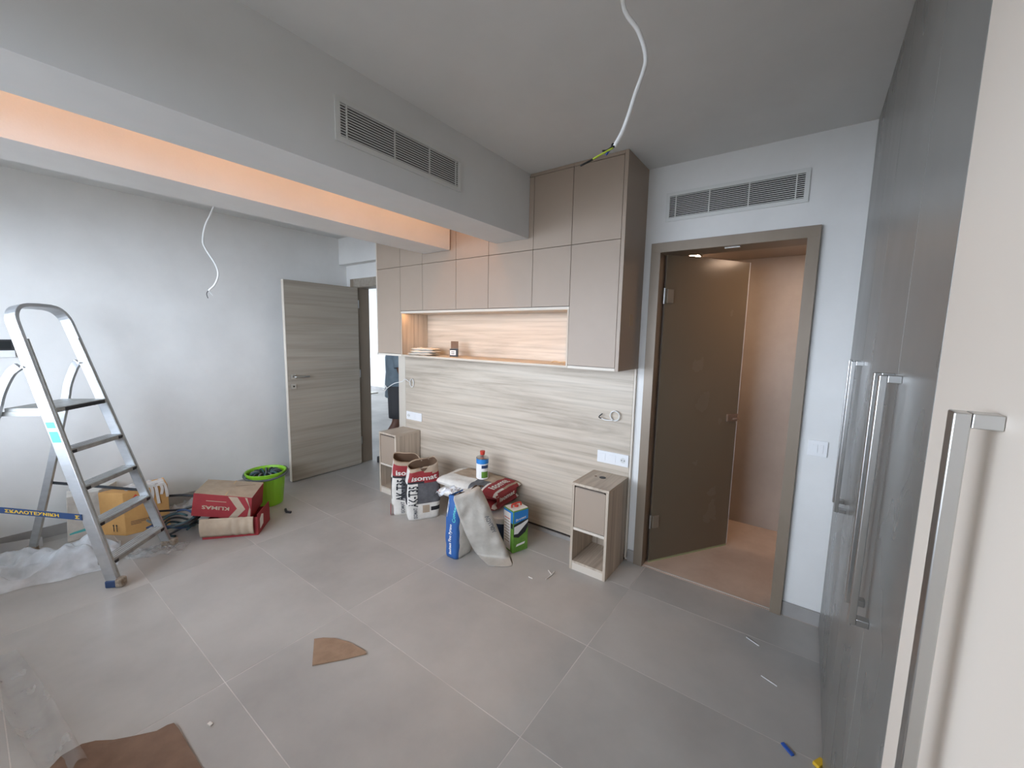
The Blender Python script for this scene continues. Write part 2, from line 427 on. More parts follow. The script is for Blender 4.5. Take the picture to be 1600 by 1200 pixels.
box('lamp_housing', 'steel', lp, -.97, -.75, 3.31, 3.53, 2.215, 2.229)
box('diffuser', 'bath_lamp', lp, -.96, -.76, 3.32, 3.52, 2.205, 2.2145)

lp = thing('ceiling_lamp', 'unseen square warm lamp added to light the right side of the bathroom', 'lamp', (.12, 3.36, 2.23))  # second lamp, out of view, added to even out the bathroom floor light
box('lamp_housing', 'steel', lp, .01, .23, 3.25, 3.47, 2.215, 2.229)
box('diffuser', 'bath_lamp', lp, .02, .22, 3.26, 3.46, 2.205, 2.2145)
# ------------------------------------------------------------------ door_1: wooden door to the hall
d1 = thing('door_1', 'open grey oak door to the hall beside the white wall', None, (-4.28, 2.78, 0), kind='structure')
XH0, XH1 = -4.285, -3.548
mb = MB().box(-4.33, XH0, YD - .012, 2.95, 0, 2.085).box(-4.40, -4.33, YD - .02, YD, 0, 2.185)
mb.build('frame_jamb', 'frame_metal', d1, bevel=.001)
MB().box(XH1, -3.50, YD - .012, 2.95, 0, 2.085).box(-3.53, -3.34, YD - .02, YD, 0, 2.185).build('frame_jamb', 'oak_edge', d1, bevel=.001)
MB().box(-4.33, -3.50, YD - .012, 2.95, 2.085, 2.13).box(-4.33, -3.53, YD - .022, YD, 2.092, 2.185).build('frame_head', 'grey_oak', d1, bevel=.001)
lf = MB().box(-4.282, -4.242, 1.958, 2.772, .010, 2.080).build('door_leaf', 'grey_oak', d1, bevel=.001)
box('edge_band', 'oak_edge', lf, -4.283, -4.241, 1.952, 1.9575, .010, 2.080)
for (a, b) in ((0.42, .424), (0.83, .834), (1.25, 1.254), (1.66, 1.664)):
    box('groove', 'taupe', lf, -4.2415, -4.2410, 1.962, 2.768, a, b, 0)
hd = box('handle_plate', 'steel', lf, -4.2415, -4.232, 1.985, 2.035, 1.085, 1.135, .001)
MB().tube([(-4.234, 2.01, 1.11), (-4.195, 2.01, 1.11), (-4.185, 2.02, 1.11), (-4.185, 2.15, 1.108)], .009, 10).build('lever', 'steel', hd, smooth=True)
lk = box('lock_plate', 'steel', lf, -4.2415, -4.232, 1.985, 2.035, .985, 1.035, .001)
MB().tube([(-4.236, 2.01, 1.01), (-4.228, 2.01, 1.01)], .009, 12).build('lock_cylinder', 'black', lk)
for z in (.25, 1.05, 1.85):
    MB().tube([(-4.236, 2.778, z), (-4.236, 2.778, z + .09)], .006, 8).build('hinge', 'steel', d1)

# ------------------------------------------------------------------ door_2: glass bathroom door
d2 = thing('door_2', 'smoked glass bathroom door standing ajar in a taupe metal frame', None, (-.44, YW, 0), kind='structure')
XF0, XF1, XI0, XI1, ZF, ZI = -.876, -.008, -.816, -.063, 2.172, 2.112
MB().box(XF0, XI0, YW - .028, 2.87, 0, ZI).build('frame_jamb', 'frame_metal', d2, bevel=.001)
MB().box(XI1, XF1, YW - .028, 2.87, 0, ZI).build('frame_jamb', 'frame_metal', d2, bevel=.001)
MB().box(XF0, XF1, YW - .028, 2.87, ZI, ZF).build('frame_head', 'frame_metal', d2, bevel=.001)
box('stop_rail', 'taupe_dark', d2, XI0, XI0 + .012, 2.80, 2.87, 0, ZI)
box('strike_plate', 'steel', d2, -.46, -.38, YW + .02, YW + .05, ZI - .004, ZI + .001)
box('threshold', 'grout', d2, XI0, XI1, YW + .0, YW + .012, -.002, .003, 0)
A, B = Vector((-.797, 2.768, 0)), Vector((-.402, 3.385, 0))
gd = (B - A).normalized(); gn = Vector((gd.y, -gd.x, 0))
gc = (A + B) / 2
gl = MB().obox(gc + Vector((0, 0, 1.066)), (B - A) / 2, gn * .005, (0, 0, 1.054)).build('glass_leaf', 'smoked_glass', d2, bevel=.001)
MB().obox(B + gd * .0035 + Vector((0, 0, 1.066)), gd * .003, gn * .0045, (0, 0, 1.054)).build('edge_seal', 'plastic_film', gl)
MB().obox(gc + Vector((0, 0, .007)), (B - A) / 2, gn * .006, (0, 0, .006)).build('bottom_seal', 'seal_green', gl)
for z in (.30, 1.85):
    p = A + gd * .035 + Vector((0, 0, z))
    h = MB().obox(p, gd * .026, gn * .014, (0, 0, .045)).build('hinge', 'frame_metal', gl, bevel=.002)
    MB().tube([A + Vector((-.004, 0, z - .05)), A + Vector((-.004, 0, z + .05))], .008, 10).build('hinge_pin', 'steel', h)
p = B - gd * .055 + Vector((0, 0, 1.005))
lk = MB().obox(p, gd * .05, gn * .016, (0, 0, .028)).build('lock_case', 'kraft_brown', gl, bevel=.003)
MB().tube([p + gn * .016 + gd * .02, p + gn * .045 + gd * .02, p + gn * .05 + gd * .012, p + gn * .05 - gd * .035], .007, 10).build('lever', 'kraft_brown', lk, smooth=True)
MB().tube([p + gd * .05 + Vector((0, 0, -.03)), p + gd * .056 + Vector((0, 0, -.055))], .006, 8).build('latch', 'steel', lk)

# ------------------------------------------------------------------ ventilation grilles
def grille(label, o, ux, n, L, Hh, bars):
    """o lower left corner on the wall, ux along, n out of the wall"""
    o, ux, n = Vector(o), Vector(ux), Vector(n); uz = Vector((0, 0, 1))
    t = thing('air_vent', label, 'vent', o + ux * L / 2, 'slatted ventilation grilles')
    def bar(name, a0, a1, z0, z1, d0, d1, m, tilt=0):
        c = o + ux * ((a0 + a1) / 2) + uz * ((z0 + z1) / 2) + n * ((d0 + d1) / 2)
        nn = n.copy(); zz = uz.copy()
        if tilt:
            q = Matrix.Rotation(tilt, 3, ux); nn = q @ nn; zz = q @ zz
        return MB().obox(c, ux * ((a1 - a0) / 2), nn * ((d1 - d0) / 2), zz * ((z1 - z0) / 2)).build(name, m, t, bevel=.0008)
    e = .022
    bar('frame_rail', 0, L, 0, e, .001, .008, 'vent_white'); bar('frame_rail', 0, L, Hh - e, Hh, .001, .008, 'vent_white')
    bar('frame_stile', 0, e, e, Hh - e, .001, .008, 'vent_white'); bar('frame_stile', L - e, L, e, Hh - e, .001, .008, 'vent_white')
    bar('backing', e, L - e, e, Hh - e, .0006, .0012, 'gap_dark')
    N = 12; p = (Hh - 2 * e) / N
    for i in range(N):
        bar('slat', e, L - e, e + p * (i + .30), e + p * (i + .70), .0015, .0065, 'vent_white')
    for b in bars:
        bar('mullion', b * L - .003, b * L + .003, e, Hh - e, .002, .0078, 'vent_white')
grille('white slatted air vent above the glass bathroom door', (-.807, YW, 2.300), (1, 0, 0), (0, -1, 0), .730, .172, (.08, .34, .62, .92))
grille('white slatted air vent set in the ceiling bulkhead', (XB1, .962, 2.335), (0, 1, 0), (1, 0, 0), .719, .171, (.07, .40, .69, .945))

# ------------------------------------------------------------------ LED strip in the cove
t = thing('led_strip', 'warm orange light strip hidden in the ceiling cove above the boxed beam', 'light strip', (-2.06, .8, ZC - .02))
box('strip_channel', 'steel', t, -2.075, -2.045, WY + .05, YC - .03, ZC - .010, ZC - .0005)
box('strip_cover', 'led_cover', t, -2.071, -2.049, WY + .06, YC - .04, ZC - .014, ZC - .0105, 0)

# ------------------------------------------------------------------ overhead cabinets
ZT = 2.618
cab_labels = ['narrow tall taupe wall cabinet nearest the hall doorway, hanging below the niche',
              'taupe wall cabinet second from the hall doorway above the niche lamp corner',
              'taupe wall cabinet third from the hall doorway, behind the boxed beam',
              'taupe wall cabinet in the orange glow between beam and bulkhead',
              'wide taupe wall cabinet under the end of the ceiling bulkhead',
              'taupe wall cabinet right of the bulkhead above the niche end',
              'tall taupe wall cabinet next to the glass door, reaching the ceiling']
for i in range(7):
    x0, x1 = XS[i], XS[i + 1]
    tall = i in (0, 6)
    zb = ZCB if tall else 1.766
    t = thing('wall_cabinet', cab_labels[i], 'cabinet', ((x0 + x1) / 2, (YC + YW) / 2, zb), 'taupe wall cabinets over the headboard')
    bx0, bx1 = (x0 - .012 if i == 0 else x0), x1
    MB().box(bx0 + .0005, bx1 - .0005, YC + .0205, YW - .002, zb, ZC - .003).build('body', ['taupe_dark', 'taupe'][0], t)
    g = .0016
    zl = (1.388 if tall else 1.768)
    box('cabinet_door', 'taupe', t, x0 + g, x1 - g, YC, YC + .019, zl + g, ZROW - g)
    box('cabinet_door', 'taupe', t, x0 + g, x1 - g, YC, YC + .019, ZROW + g, ZT - g)
    if i == 0:
        box('side_panel', 'oak_edge', t, x0 - .014, x0 - .001, YC + .001, YC + .020, ZCB, ZC - .003)
        box('bottom_rail', 'oak_edge', t, x0 - .014, x1 - .0005, YC + .001, YC + .020, ZCB, zl - g)
    if i == 6:
        box('end_panel', 'taupe', t, x1 + .0005, XE, YC, YW - .001, ZCB, ZC - .001)
        box('bottom_rail', 'oak_edge', t, x0 + .0005, x1 - .0005, YC + .001, YC + .020, ZCB, zl - g)
        for k, (dy, dz, sx, sz) in enumerate(((0, 0, .022, .05), (.03, .012, .016, .02), (.032, -.02, .014, .03))):
            box('label_sticker', 'kraft_grey', t, XE + .0002, XE + .0012, 2.52 + dy - sx, 2.52 + dy + sx * .4, 1.70 + dz - sz, 1.70 + dz + sz * .4, 0)
    if i >= 5:
        box('top_filler', 'taupe', t, (XB1 + .003 if i == 5 else x0 + .0005), x1 - .0005, YC - .0005, YC + .019, ZT + .001, ZC - .001)
# ------------------------------------------------------------------ niche
nx0, nx1, nz0, nz1, ny = XS[1], XS[6], ZCB, 1.7655, 2.655
nt_ = thing('display_niche', 'lit open oak niche under the taupe wall cabinets', 'shelf', ((nx0 + nx1) / 2, YW, nz0))
box('back_panel', 'oak_board', nt_, nx0 + .014, nx1 - .014, ny, ny + .016, nz0 + .017, nz1 - .017, 0)
box('top_panel', 'oak_edge', nt_, nx0 + .001, nx1 - .001, YC + .001, YW - .003, nz1 - .016, nz1)
box('bottom_panel', 'oak_board', nt_, nx0 + .001, nx1 - .001, YC + .001, YW - .003, nz0, nz0 + .016)
box('side_panel', 'oak_upright', nt_, nx0 + .001, nx0 + .0135, YC + .001, ny, nz0 + .0165, nz1 - .0165)
box('side_panel', 'oak_upright', nt_, nx1 - .0135, nx1 - .001, YC + .001, ny, nz0 + .0165, nz1 - .0165)
box('led_strip', 'led_niche', nt_, nx0 + .03, nx1 - .016, YC + .014, YC + .034, nz1 - .0170, nz1 - .0165, 0)
box('front_lip', 'oak_edge', nt_, nx0 + .014, nx1 - .014, YC + .001, YC + .009, nz1 - .0190, nz1 - .0165)

# ------------------------------------------------------------------ headboard
t = thing('headboard_panel', 'large pale oak headboard panel with horizontal grain', 'headboard', (-2.13, YW, 0))
box('panel', 'oak_board', t, -3.314, -.945, YH, YW - .001, .045, ZCB - .001)
box('edge_strip', 'oak_edge', t, -3.330, -3.3155, YH - .001, YW - .0005, .02, ZCB - .001)
box('edge_strip', 'oak_edge', t, -.9435, -.930, YH - .001, YW - .0005, .02, ZCB - .001)
box('gap_shade_strip', 'gap_dark', t, -3.314, -.945, YH + .008, YW - .001, .002, .044)  # near-black strip standing in for the shade in the gap under the panel
box('skirting', 'skirting_tile', t, -3.09, -1.21, YH - .006, YH + .007, .0, .030)

# ------------------------------------------------------------------ bedside cabinets
def nightstand(label, x0, x1, y0):
    y1 = YH - .0075; h = .612
    t = thing('bedside_cabinet', label, 'nightstand', ((x0 + x1) / 2, (y0 + y1) / 2, 0), 'narrow oak bedside cabinets')
    s = .018
    box('top_board', 'oak_depth', t, x0, x1, y0, y1, h - s, h, .001)
    box('side_board', 'oak_upright', t, x0, x0 + s, y0, y1, .0, h - s - .0005, .001)
    box('side_board', 'oak_upright', t, x1 - s, x1, y0, y1, .0, h - s - .0005, .001)
    box('back_board', 'oak_upright', t, x0 + s + .0005, x1 - s - .0005, y1 - .012, y1, .0, h - s - .0005)
    box('plinth', 'oak_edge', t, x0 + s + .0005, x1 - s - .0005, y0 + .002, y0 + .018, .0, .05)
    box('bottom_board', 'oak_depth', t, x0 + s + .0005, x1 - s - .0005, y0 + .001, y1 - .0125, .0505, .066)
    box('middle_shelf', 'oak_edge', t, x0 + s + .0005, x1 - s - .0005, y0 + .001, y1 - .0125, .285, .303)
    dr = box('drawer_front', 'taupe', t, x0 + s + .003, x1 - s - .003, y0 + .004, y0 + .022, .307, h - s - .014, .001)
    box('finger_pull', 'taupe_dark', dr, x0 + s + .012, x1 - s - .012, y0 + .001, y0 + .022, h - s - .0125, h - s - .006, .001)
    return t
n1 = nightstand('narrow oak bedside cabinet beside the hall doorway', -3.350, -3.092, 2.385)
n2 = nightstand('narrow oak bedside cabinet in front of the glass door frame', -1.204, -.945, 2.353)
g = MB().tube([(-1.08, 2.56, .6125), (-1.08, 2.56, .6150)], .022, 16).build('cable_grommet', 'black_plastic', n2)
MB().tube([(-1.13, 2.56, .6122), (-1.13, 2.56, .6132)], .009, 10).build('screw_cover', 'kraft_brown', n2)

# ------------------------------------------------------------------ sockets and switches
def plate(name, label, cat, o, ux, n, L, Hh, mods, group=None):
    o, ux, n = Vector(o), Vector(ux), Vector(n); uz = Vector((0, 0, 1))
    t = thing(name, label, cat, o + ux * L / 2, group)
    def b(nm, a0, a1, z0, z1, d0, d1, m, par=t, bev=.001):
        return MB().obox(o + ux * ((a0 + a1) / 2) + uz * ((z0 + z1) / 2) + n * ((d0 + d1) / 2), ux * ((a1 - a0) / 2), n * ((d1 - d0) / 2), uz * ((z1 - z0) / 2)).build(nm, m, par, bevel=bev)
    b('cover_plate', 0, L, 0, Hh, .0008, .008, 'white_plastic', bev=.002)
    k = len(mods); w = L / k
    for i, md in enumerate(mods):
        c = (i + .5) * w
        if md == 's':
            q = .030
            p0 = o + ux * c + uz * (Hh / 2)
            s = MB().tube([p0 + n * .0083, p0 + n * .0093], .024, 20).build('socket_ring', 'white_plastic', t, smooth=False)
            MB().tube([p0 + n * .0094, p0 + n * .0098], .019, 20).build('socket_well', 'vent_white', s)
            for sg in (-1, 1): MB().tube([p0 + ux * .0095 * sg + n * .0098, p0 + ux * .0095 * sg + n * .0104], .0035, 8).build('socket_hole', 'black', s)
        else:
            m_ = md
            for j in range(m_):
                ww = .05 / m_
                b('rocker', c - .025 + j * ww + .0006, c - .025 + (j + 1) * ww - .0006, Hh / 2 - .024, Hh / 2 + .024, .0083, .0105, 'white_plastic')
    return t
plate('wall_socket', 'white triple switch and socket plate above the bedside cabinet near the glass door', 'socket', (-1.180, YH, .680), (1, 0, 0), (0, -1, 0), .232, .086, [1, 1, 's'])
plate('wall_socket', 'white triple socket plate above the bedside cabinet near the hall doorway', 'socket', (-3.296, YH, .700), (1, 0, 0), (0, -1, 0), .232, .083, ['s', 1, 1])
plate('light_switch', 'white double rocker switch between glass door and wardrobe', 'switch', (.034, YW, .958), (1, 0, 0), (0, -1, 0), .086, .086, [2])
t = thing('wall_thermostat', 'small black screened control unit on the white wall behind the stepladder', 'control panel', (XL, .16, 1.355))
box('housing', 'white_plastic', t, XL + .001, XL + .022, .08, .240, 1.353, 1.478, .003)
box('display_frame', 'black_plastic', t, XL + .0225, XL + .026, .082, .238, 1.402, 1.477, .001)
box('display', 'screen', t, XL + .0262, XL + .0268, .10, .225, 1.412, 1.466, 0)

# ------------------------------------------------------------------ loose electric cables
def cable_thing(label, pts, r, wires, cat='cable', group='loose electric cables'):
    t = thing('electric_cable', label, cat, pts[0], group)
    MB().tube(spline(pts, 8), r, 8).build('sheath', 'cable_white', t, smooth=True)
    for m, w_ in wires: MB().tube(spline(w_, 5), .0026, 6).build('wire', m, t, smooth=True)
    return t
def at_plane(pts, p, n): return [hitp(x, y, p, n) for x, y in pts]
# ceiling cable: hangs from the ceiling in a vertical plane
P0, NN = Vector((-.52, 1.14, 2)), Vector((_f.x, _f.y, 0)).normalized()
pl = at_plane([(972, -22), (974, 6), (980, 24), (996, 46), (1006, 72), (1009, 95), (1004, 116), (993, 146), (984, 175), (973, 205), (960, 229)], P0, NN)
top = pl[0].copy(); top.z = ZC
w1 = at_plane([(960, 229), (953, 234), (947, 242)], P0, NN); w2 = at_plane([(958, 229), (948, 235), (941, 236)], P0 - NN * .02, NN); w3 = at_plane([(958, 231), (938, 242), (926, 249), (907, 259)], P0 - NN * .03, NN)
w4 = at_plane([(960, 229), (956, 228), (958, 224)], P0 - NN * .02, NN)
cable_thing('thick white cable hanging from the ceiling in front of the tall cabinet', [top] + pl, .0062, [('wire_blue', w1), ('black', w2), ('wire_green', w3[:3]), ('black', w3[2:]), ('black', w4)])
P1 = Vector((-3.5, 1.1, 2))
pl = at_plane([(336, 312), (329, 335), (321, 352), (317, 376), (322, 390), (336, 412), (341, 428), (336, 444), (326, 454)], P1, NN)
top = pl[0].copy(); top.z = ZC
cable_thing('thin white cable hanging in front of the white wall beside the wooden door', [top] + pl, .0068, [('black', at_plane([(326, 453), (323, 459), (325, 466)], P1, NN)), ('cable_white', at_plane([(327, 455), (330, 459), (333, 462)], P1, NN)), ('black', at_plane([(325, 452), (328, 453)], P1, NN))])
c = Vector((-1.058, YH - .012, 1.032))
ring = [c + Vector((math.cos(a) * .034, -.004 * a / 6.28, math.sin(a) * .034)) for a in [x * .35 for x in range(0, 44)]]
tail = [c + Vector((-.01, -.015, -.032)), c + Vector((-.06, -.025, -.034)), Vector((-1.150, YH - .03, 1.004))]
t = thing('electric_cable', 'coiled white cable sticking out of the headboard near the glass door', 'cable', c, 'loose electric cables')
MB().tube(ring, .004, 8).build('coil', 'cable_white', t, smooth=True); MB().tube(spline(tail), .004, 8).build('sheath', 'cable_white', t, smooth=True)
MB().tube(spline([tail[-1], tail[-1] + Vector((-.02, 0, .005)), tail[-1] + Vector((-.012, 0, .02)), tail[-1] + Vector((.004, 0, .034))], 4), .004, 6).build('wire', 'black', t)
c = Vector((-3.20, YH - .01, 1.08))
t = thing('electric_cable', 'twisted white cable sticking out of the headboard by the hall doorway', 'cable', c, 'loose electric cables')
MB().tube([c + Vector((math.cos(a) * .026, -.003 * a / 6.28, math.sin(a) * .042)) for a in [x * .35 for x in range(0, 30)]], .0036, 8).build('coil', 'cable_white', t, smooth=True)
e = [c + Vector((-.01, -.01, .0)), c + Vector((-.07, -.03, .035)), c + Vector((-.10, -.04, .01)), c + Vector((-.21, -.06, -.02)), c + Vector((-.30, -.08, -.075))]
MB().tube(spline(e), .0034, 8).build('sheath', 'cable_white', t, smooth=True)
for dz in (.0, -.03): MB().tube([e[-1], e[-1] + Vector((-.03, 0, .03 + dz * 2)), e[-1] + Vector((-.06, 0, .012 + dz))], .004, 6).build('wire', 'paper_white', t)

# ------------------------------------------------------------------ wardrobe
def wardrobe(label, y0, y1, seam, m, handles, gaps=True):
    t = thing('wardrobe', label, 'wardrobe', (XW + .3, (y0 + y1) / 2, 0), 'fitted wardrobe units')
    MB().box(XW + .021, .795, y0 + .001, y1 - .001, 0, ZC - .002).build('body', 'taupe_dark' if m != 'lacquer_white' else 'lacquer_white', t)
    for (a, b, hy) in ((y0, seam, handles[0]), (seam, y1, handles[1])):
        d = box('wardrobe_door', m, t, XW, XW + .019, a + .0015, b - .0015, .012, ZC - .006, .001)
        if hy is None: continue
        z0, z1 = .895, 1.502; hw = .0125
        h = MB().box(XW - .038, XW - .024, hy - hw, hy + hw, z0, z1).build('handle', 'steel', d, bevel=.0015)
        for zz in (z0, z1 - .016):
            box('handle_foot', 'steel', h, XW - .0236, XW - .0004, hy - hw, hy + hw, zz, zz + .016, .001)
    return t
wardrobe('grey film-covered wardrobe unit next to the wall with the light switch', 1.800, YW - .012, 2.105, 'film_grey', (2.045, 2.165))
wardrobe('middle grey film-covered wardrobe unit with a close pair of steel handles', .932, 1.800, 1.292, 'film_grey', (1.240, 1.338))
wardrobe('off-white wardrobe unit nearest the camera with a long steel handle', -.30, .932, .40, 'lacquer_white', (None, .645))

# ------------------------------------------------------------------ stepladder
LW, LF = Vector((-.706, .708, 0)), Vector((.708, .706, 0)); LB = -LF
LP0 = Vector((-3.458, .643, 0)); T15 = math.tan(math.radians(15))
def LPT(s, back, z): return LP0 + LW * s + LB * back + Vector((0, 0, z))
def hw(z): return .242 - .045 * z
LU = (Vector((0, 0, 1)) + LB * T15).normalized(); LN = LW.cross(LU).normalized()
lad = thing('stepladder', 'aluminium stepladder with five treads and a tall hoop handrail', 'ladder', LPT(0, .4, 0))
RD = .030
path = [LPT(-hw(z), z * T15 + .03, z) for z in (.03, .3, .6, .9, 1.2, 1.58)]
hoop = []
for k in range(1, 8):
    a = math.pi / 2 * k / 8; hoop.append((-hw(1.58) + .085 * (1 - math.cos(a)), 1.58 + .105 * math.sin(a)))
hoop2 = [(-s, z) for s, z in hoop[::-1]]
for s, z in hoop + [(-.07, 1.690), (0, 1.692), (.07, 1.690)] + hoop2: path.append(LPT(s, z * T15 + .03, z))
path += [LPT(hw(z), z * T15 + .03, z) for z in (1.58, 1.2, .9, .6, .3, .03)]
MB().sweep(path, None, LN, .011, RD).build('front_frame', 'aluminium', lad, bevel=.003)
for sg in (-1, 1):
    # dark folded lip on the front edge of each stile
    MB().sweep([LPT(sg * (hw(z) - .012), z * T15 - .001, z) for z in (.04, .5, 1.0, 1.5)], None, LN, .006, .003).build('stile_lip', 'tread', lad)
    rl = spline([LPT(sg * (hw(1.35) + .006), 1.35 * T15 + .075, 1.345), LPT(sg * .200, .475, 1.30), LPT(sg * .207, .525, 1.19), LPT(sg * .214, .565, 1.05), LPT(sg * .236, .735, .5), LPT(sg * .252, .885, .03)], 6)
    MB().sweep(rl, None, LW, .022, .010).build('rear_leg', 'aluminium', lad, bevel=.002)
    ft = MB().obox(LPT(sg * hw(0), .03, .022), LW * .018, LF * .042, (0, 0, .022)).build('rubber_foot', 'plaster_crust' if sg > 0 else 'blue_navy', lad, bevel=.006)
    MB().obox(LPT(sg * hw(0), -.005, .03), LW * .026, LF * .02, (0, 0, .028)).build('plaster_lump', 'plaster_crust', ft, bevel=.012)
    MB().obox(LPT(sg * .254, .890, .024), LW * .017, LF * .032, (0, 0, .024)).build('rubber_foot', 'plaster_crust', lad, bevel=.008)
    MB().tube([LPT(sg * (hw(1.35) + .022), 1.35 * T15 + .05, 1.34), LPT(sg * (hw(1.35) - .03), 1.35 * T15 + .05, 1.34)], .007, 8).build('pivot_bolt', 'steel', lad)
for i, z in enumerate((.147, .385, .612, .838)):
    s = hw(z) - .0125; bk = z * T15
    st = MB().obox(LPT(0, bk + .042, z), LW * s, LF * .044, (0, 0, .014)).build('tread', 'tread', lad, bevel=.003)
    for k in range(4): MB().obox(LPT(0, bk + .016 + k * .018, z + .0148), LW * (s - .004), LF * .003, (0, 0, .0008)).build('anti_slip_rib', 'aluminium', st)
    for sg in (-1, 1): MB().obox(LPT(sg * (s - .018), bk - .0035, z - .002), LW * .016, LF * .0018, (0, 0, .009)).build('end_cap', 'black_plastic', st)
s = hw(1.085) - .0125
pf = MB().obox(LPT(0, 1.085 * T15 + .125, 1.085), LW * s, LF * .128, (0, 0, .014)).build('platform', 'tread', lad, bevel=.003)
MB().obox(LPT(.02, 1.085 * T15 - .0045, 1.083), LW * (s - .04), LF * .0018, (0, 0, .011)).build('edge_grip', 'black_plastic', pf)
for sg in (-1, 1):
    MB().obox(LPT(sg * (s + .004), 1.085 * T15 + .19, 1.066), LW * .002, LF * .12, (0, 0, .013)).build('platform_bracket', 'tread', pf)
    MB().tube([LPT(sg * .208, .545, 1.055), LPT(sg * .245, .545, 1.055)], .010, 8).build('bolt', 'steel', pf)
for sg in (-1, 1):
    z = .447
    a, b = LPT(sg * (hw(z) + .014), z * T15 + .05, z if sg < 0 else z - .015), LPT(sg * .252, .735, z + (.10 if sg < 0 else .055))
    d = (b - a); dn = d.normalized()
    sp = MB().obox((a + b) / 2, d / 2, LW * .0016, (0, 0, .018 if sg < 0 else .010)).build('spreader_strap', 'blue_navy' if sg < 0 else 'hose_dark', lad)
    if sg < 0:
        off = -LW * .0021
        def stext(body, f0, f1, hgt):
            c0 = a + d * f0; L_ = d * (f1 - f0)
            # read from the near side: letters run from the rear leg (left) to the front stile (right)
            text_on(body, lambda u, v: a + d * (f1 + (f0 - f1) * u) + Vector((0, 0, (v - .5) * hgt)) + off, 'yellow', sp)
        stext('ΣΚΑΛΟΤΕΧΝΙΚΗ', .20, .66, .020); stext('ΝΙΚΗ', .80, .95, .020); stext('Σ', .02, .06, .020)
def rail_pt(s, z, e=.0): return LPT(-hw(z) - .0125 - e, z * T15 + .03 + s, z)
for z0, z1, m in ((.985, 1.02, 'sticker_teal'), (.90, .965, 'sticker_teal')):
    MB().add([rail_pt(.022, z0), rail_pt(-.022, z0), rail_pt(-.022, z1), rail_pt(.022, z1)], [(0, 1, 2, 3)]).build('sticker', m, lad)

# ------------------------------------------------------------------ cardboard boxes by the white wall
def box_between(fl, fr, depth, h):
    fl, fr = Vector(fl), Vector(fr); u = (fr - fl).normalized(); v = Vector((-u.y, u.x, 0))
    return fl, u, v
# orange carton
ob = thing('cardboard_box', 'orange-brown cardboard carton with a red triangle mark behind the stepladder', 'box', (-4.16, .78, 0), 'cardboard boxes')
f0 = Vector((-4.079, .644, 0)); fu = Vector((.03, .26, 0)); fv = Vector((-.155, .02, 0)); fs_ = Vector((-.128, -.086, 0))
H_ = Vector((0, 0, .335))
MB().hexa([f0, f0 + fu, f0 + fu + fv * 1.5, f0 + fs_ * 1.25], [f0 + H_, f0 + fu + H_ * 1.02, f0 + fu + fv * 1.5 + H_, f0 + fs_ * 1.25 + H_]).build('carton', 'kraft_orange', ob, bevel=.003)
nrm = Vector((.26, -.03, 0)).normalized()
def onf(s, z): return f0 + fu * s + Vector((0, 0, z)) + nrm * .0022
MB().add([onf(.04, .232), onf(.50, .232), onf(.27, .312)], [(0, 1, 2)]).build('triangle_mark', 'red_logo', ob)
MB().add([onf(.17, .245), onf(.38, .245), onf(.36, .262), onf(.19, .262)], [(0, 1, 2, 3)]).build('mark_print', 'kraft_orange', ob)
bpy.data.objects[ob.children[-1].name].location = nrm * .001
for r in range(3): MB().add([onf(.12, .10 - r * .012), onf(.55 - r * .1, .10 - r * .012), onf(.55 - r * .1, .105 - r * .012), onf(.12, .105 - r * .012)], [(0, 1, 2, 3)]).build('printed_line', 'kraft_brown', ob)
sn = Vector((.086, -.128, 0)).normalized() * -1
sn = Vector((fs_.y, -fs_.x, 0)).normalized(); sn = sn if sn.y < 0 else -sn
for k in range(2):
    q = f0 + fs_ * (.42 + .16 * k) + sn * .002
    MB().add([q + Vector((0, 0, .03)), q + fs_ * .04 + Vector((0, 0, .03)), q + fs_ * .04 + Vector((0, 0, .075)), q + Vector((0, 0, .075))], [(0, 1, 2, 3)]).build('arrow_shaft', 'print_black', ob)
    MB().add([q - fs_ * .04 + Vector((0, 0, .075)), q + fs_ * .08 + Vector((0, 0, .075)), q + fs_ * .02 + Vector((0, 0, .088))], [(0, 1, 2)]).build('arrow_head', 'print_black', ob)
for k, (s0, ln) in enumerate(((.62, .10), (.72, .14), (.84, .07), (.93, .10))):
    q = [onf(s0 - .10, .352), onf(s0, .347), onf(s0 + .03, .345 - ln * .5), onf(s0 + .05 * (k % 2), .34 - ln)]
    q = [p + nrm * .004 for p in q]
    MB().sweep(spline(q, 4), None, nrm, .009, .0012).build('torn_tape', 'paper_white', ob)
tw = MB().grid(lambda u, v: onf(.05 + u * .9, .338) - nrm * (.01 + v * .13) + Vector((0, 0, .022 * noise.noise((u * 7, v * 5, 1)) + .014)), 16, 6).build('crumpled_wrap', 'plastic_film', ob, smooth=True)
# grey box behind
gb = thing('storage_box', 'pale grey carton standing behind the orange carton at the wall', 'box', (-4.36, .62, 0), 'cardboard boxes')
MB().hexa([(-4.46, .40, 0), (-4.27, .36, 0), (-4.285, .545, 0), (-4.46, .68, 0)], [(-4.46, .40, .335), (-4.28, .38, .335), (-4.295, .55, .335), (-4.46, .68, .335)]).build('carton', 'paper_white', gb, bevel=.004)
MB().add([(-4.272, .375, .05), (-4.284, .53, .05), (-4.290, .53, .13), (-4.278, .375, .13)], [(0, 1, 2, 3)]).build('printed_panel', 'sticker_teal', gb)
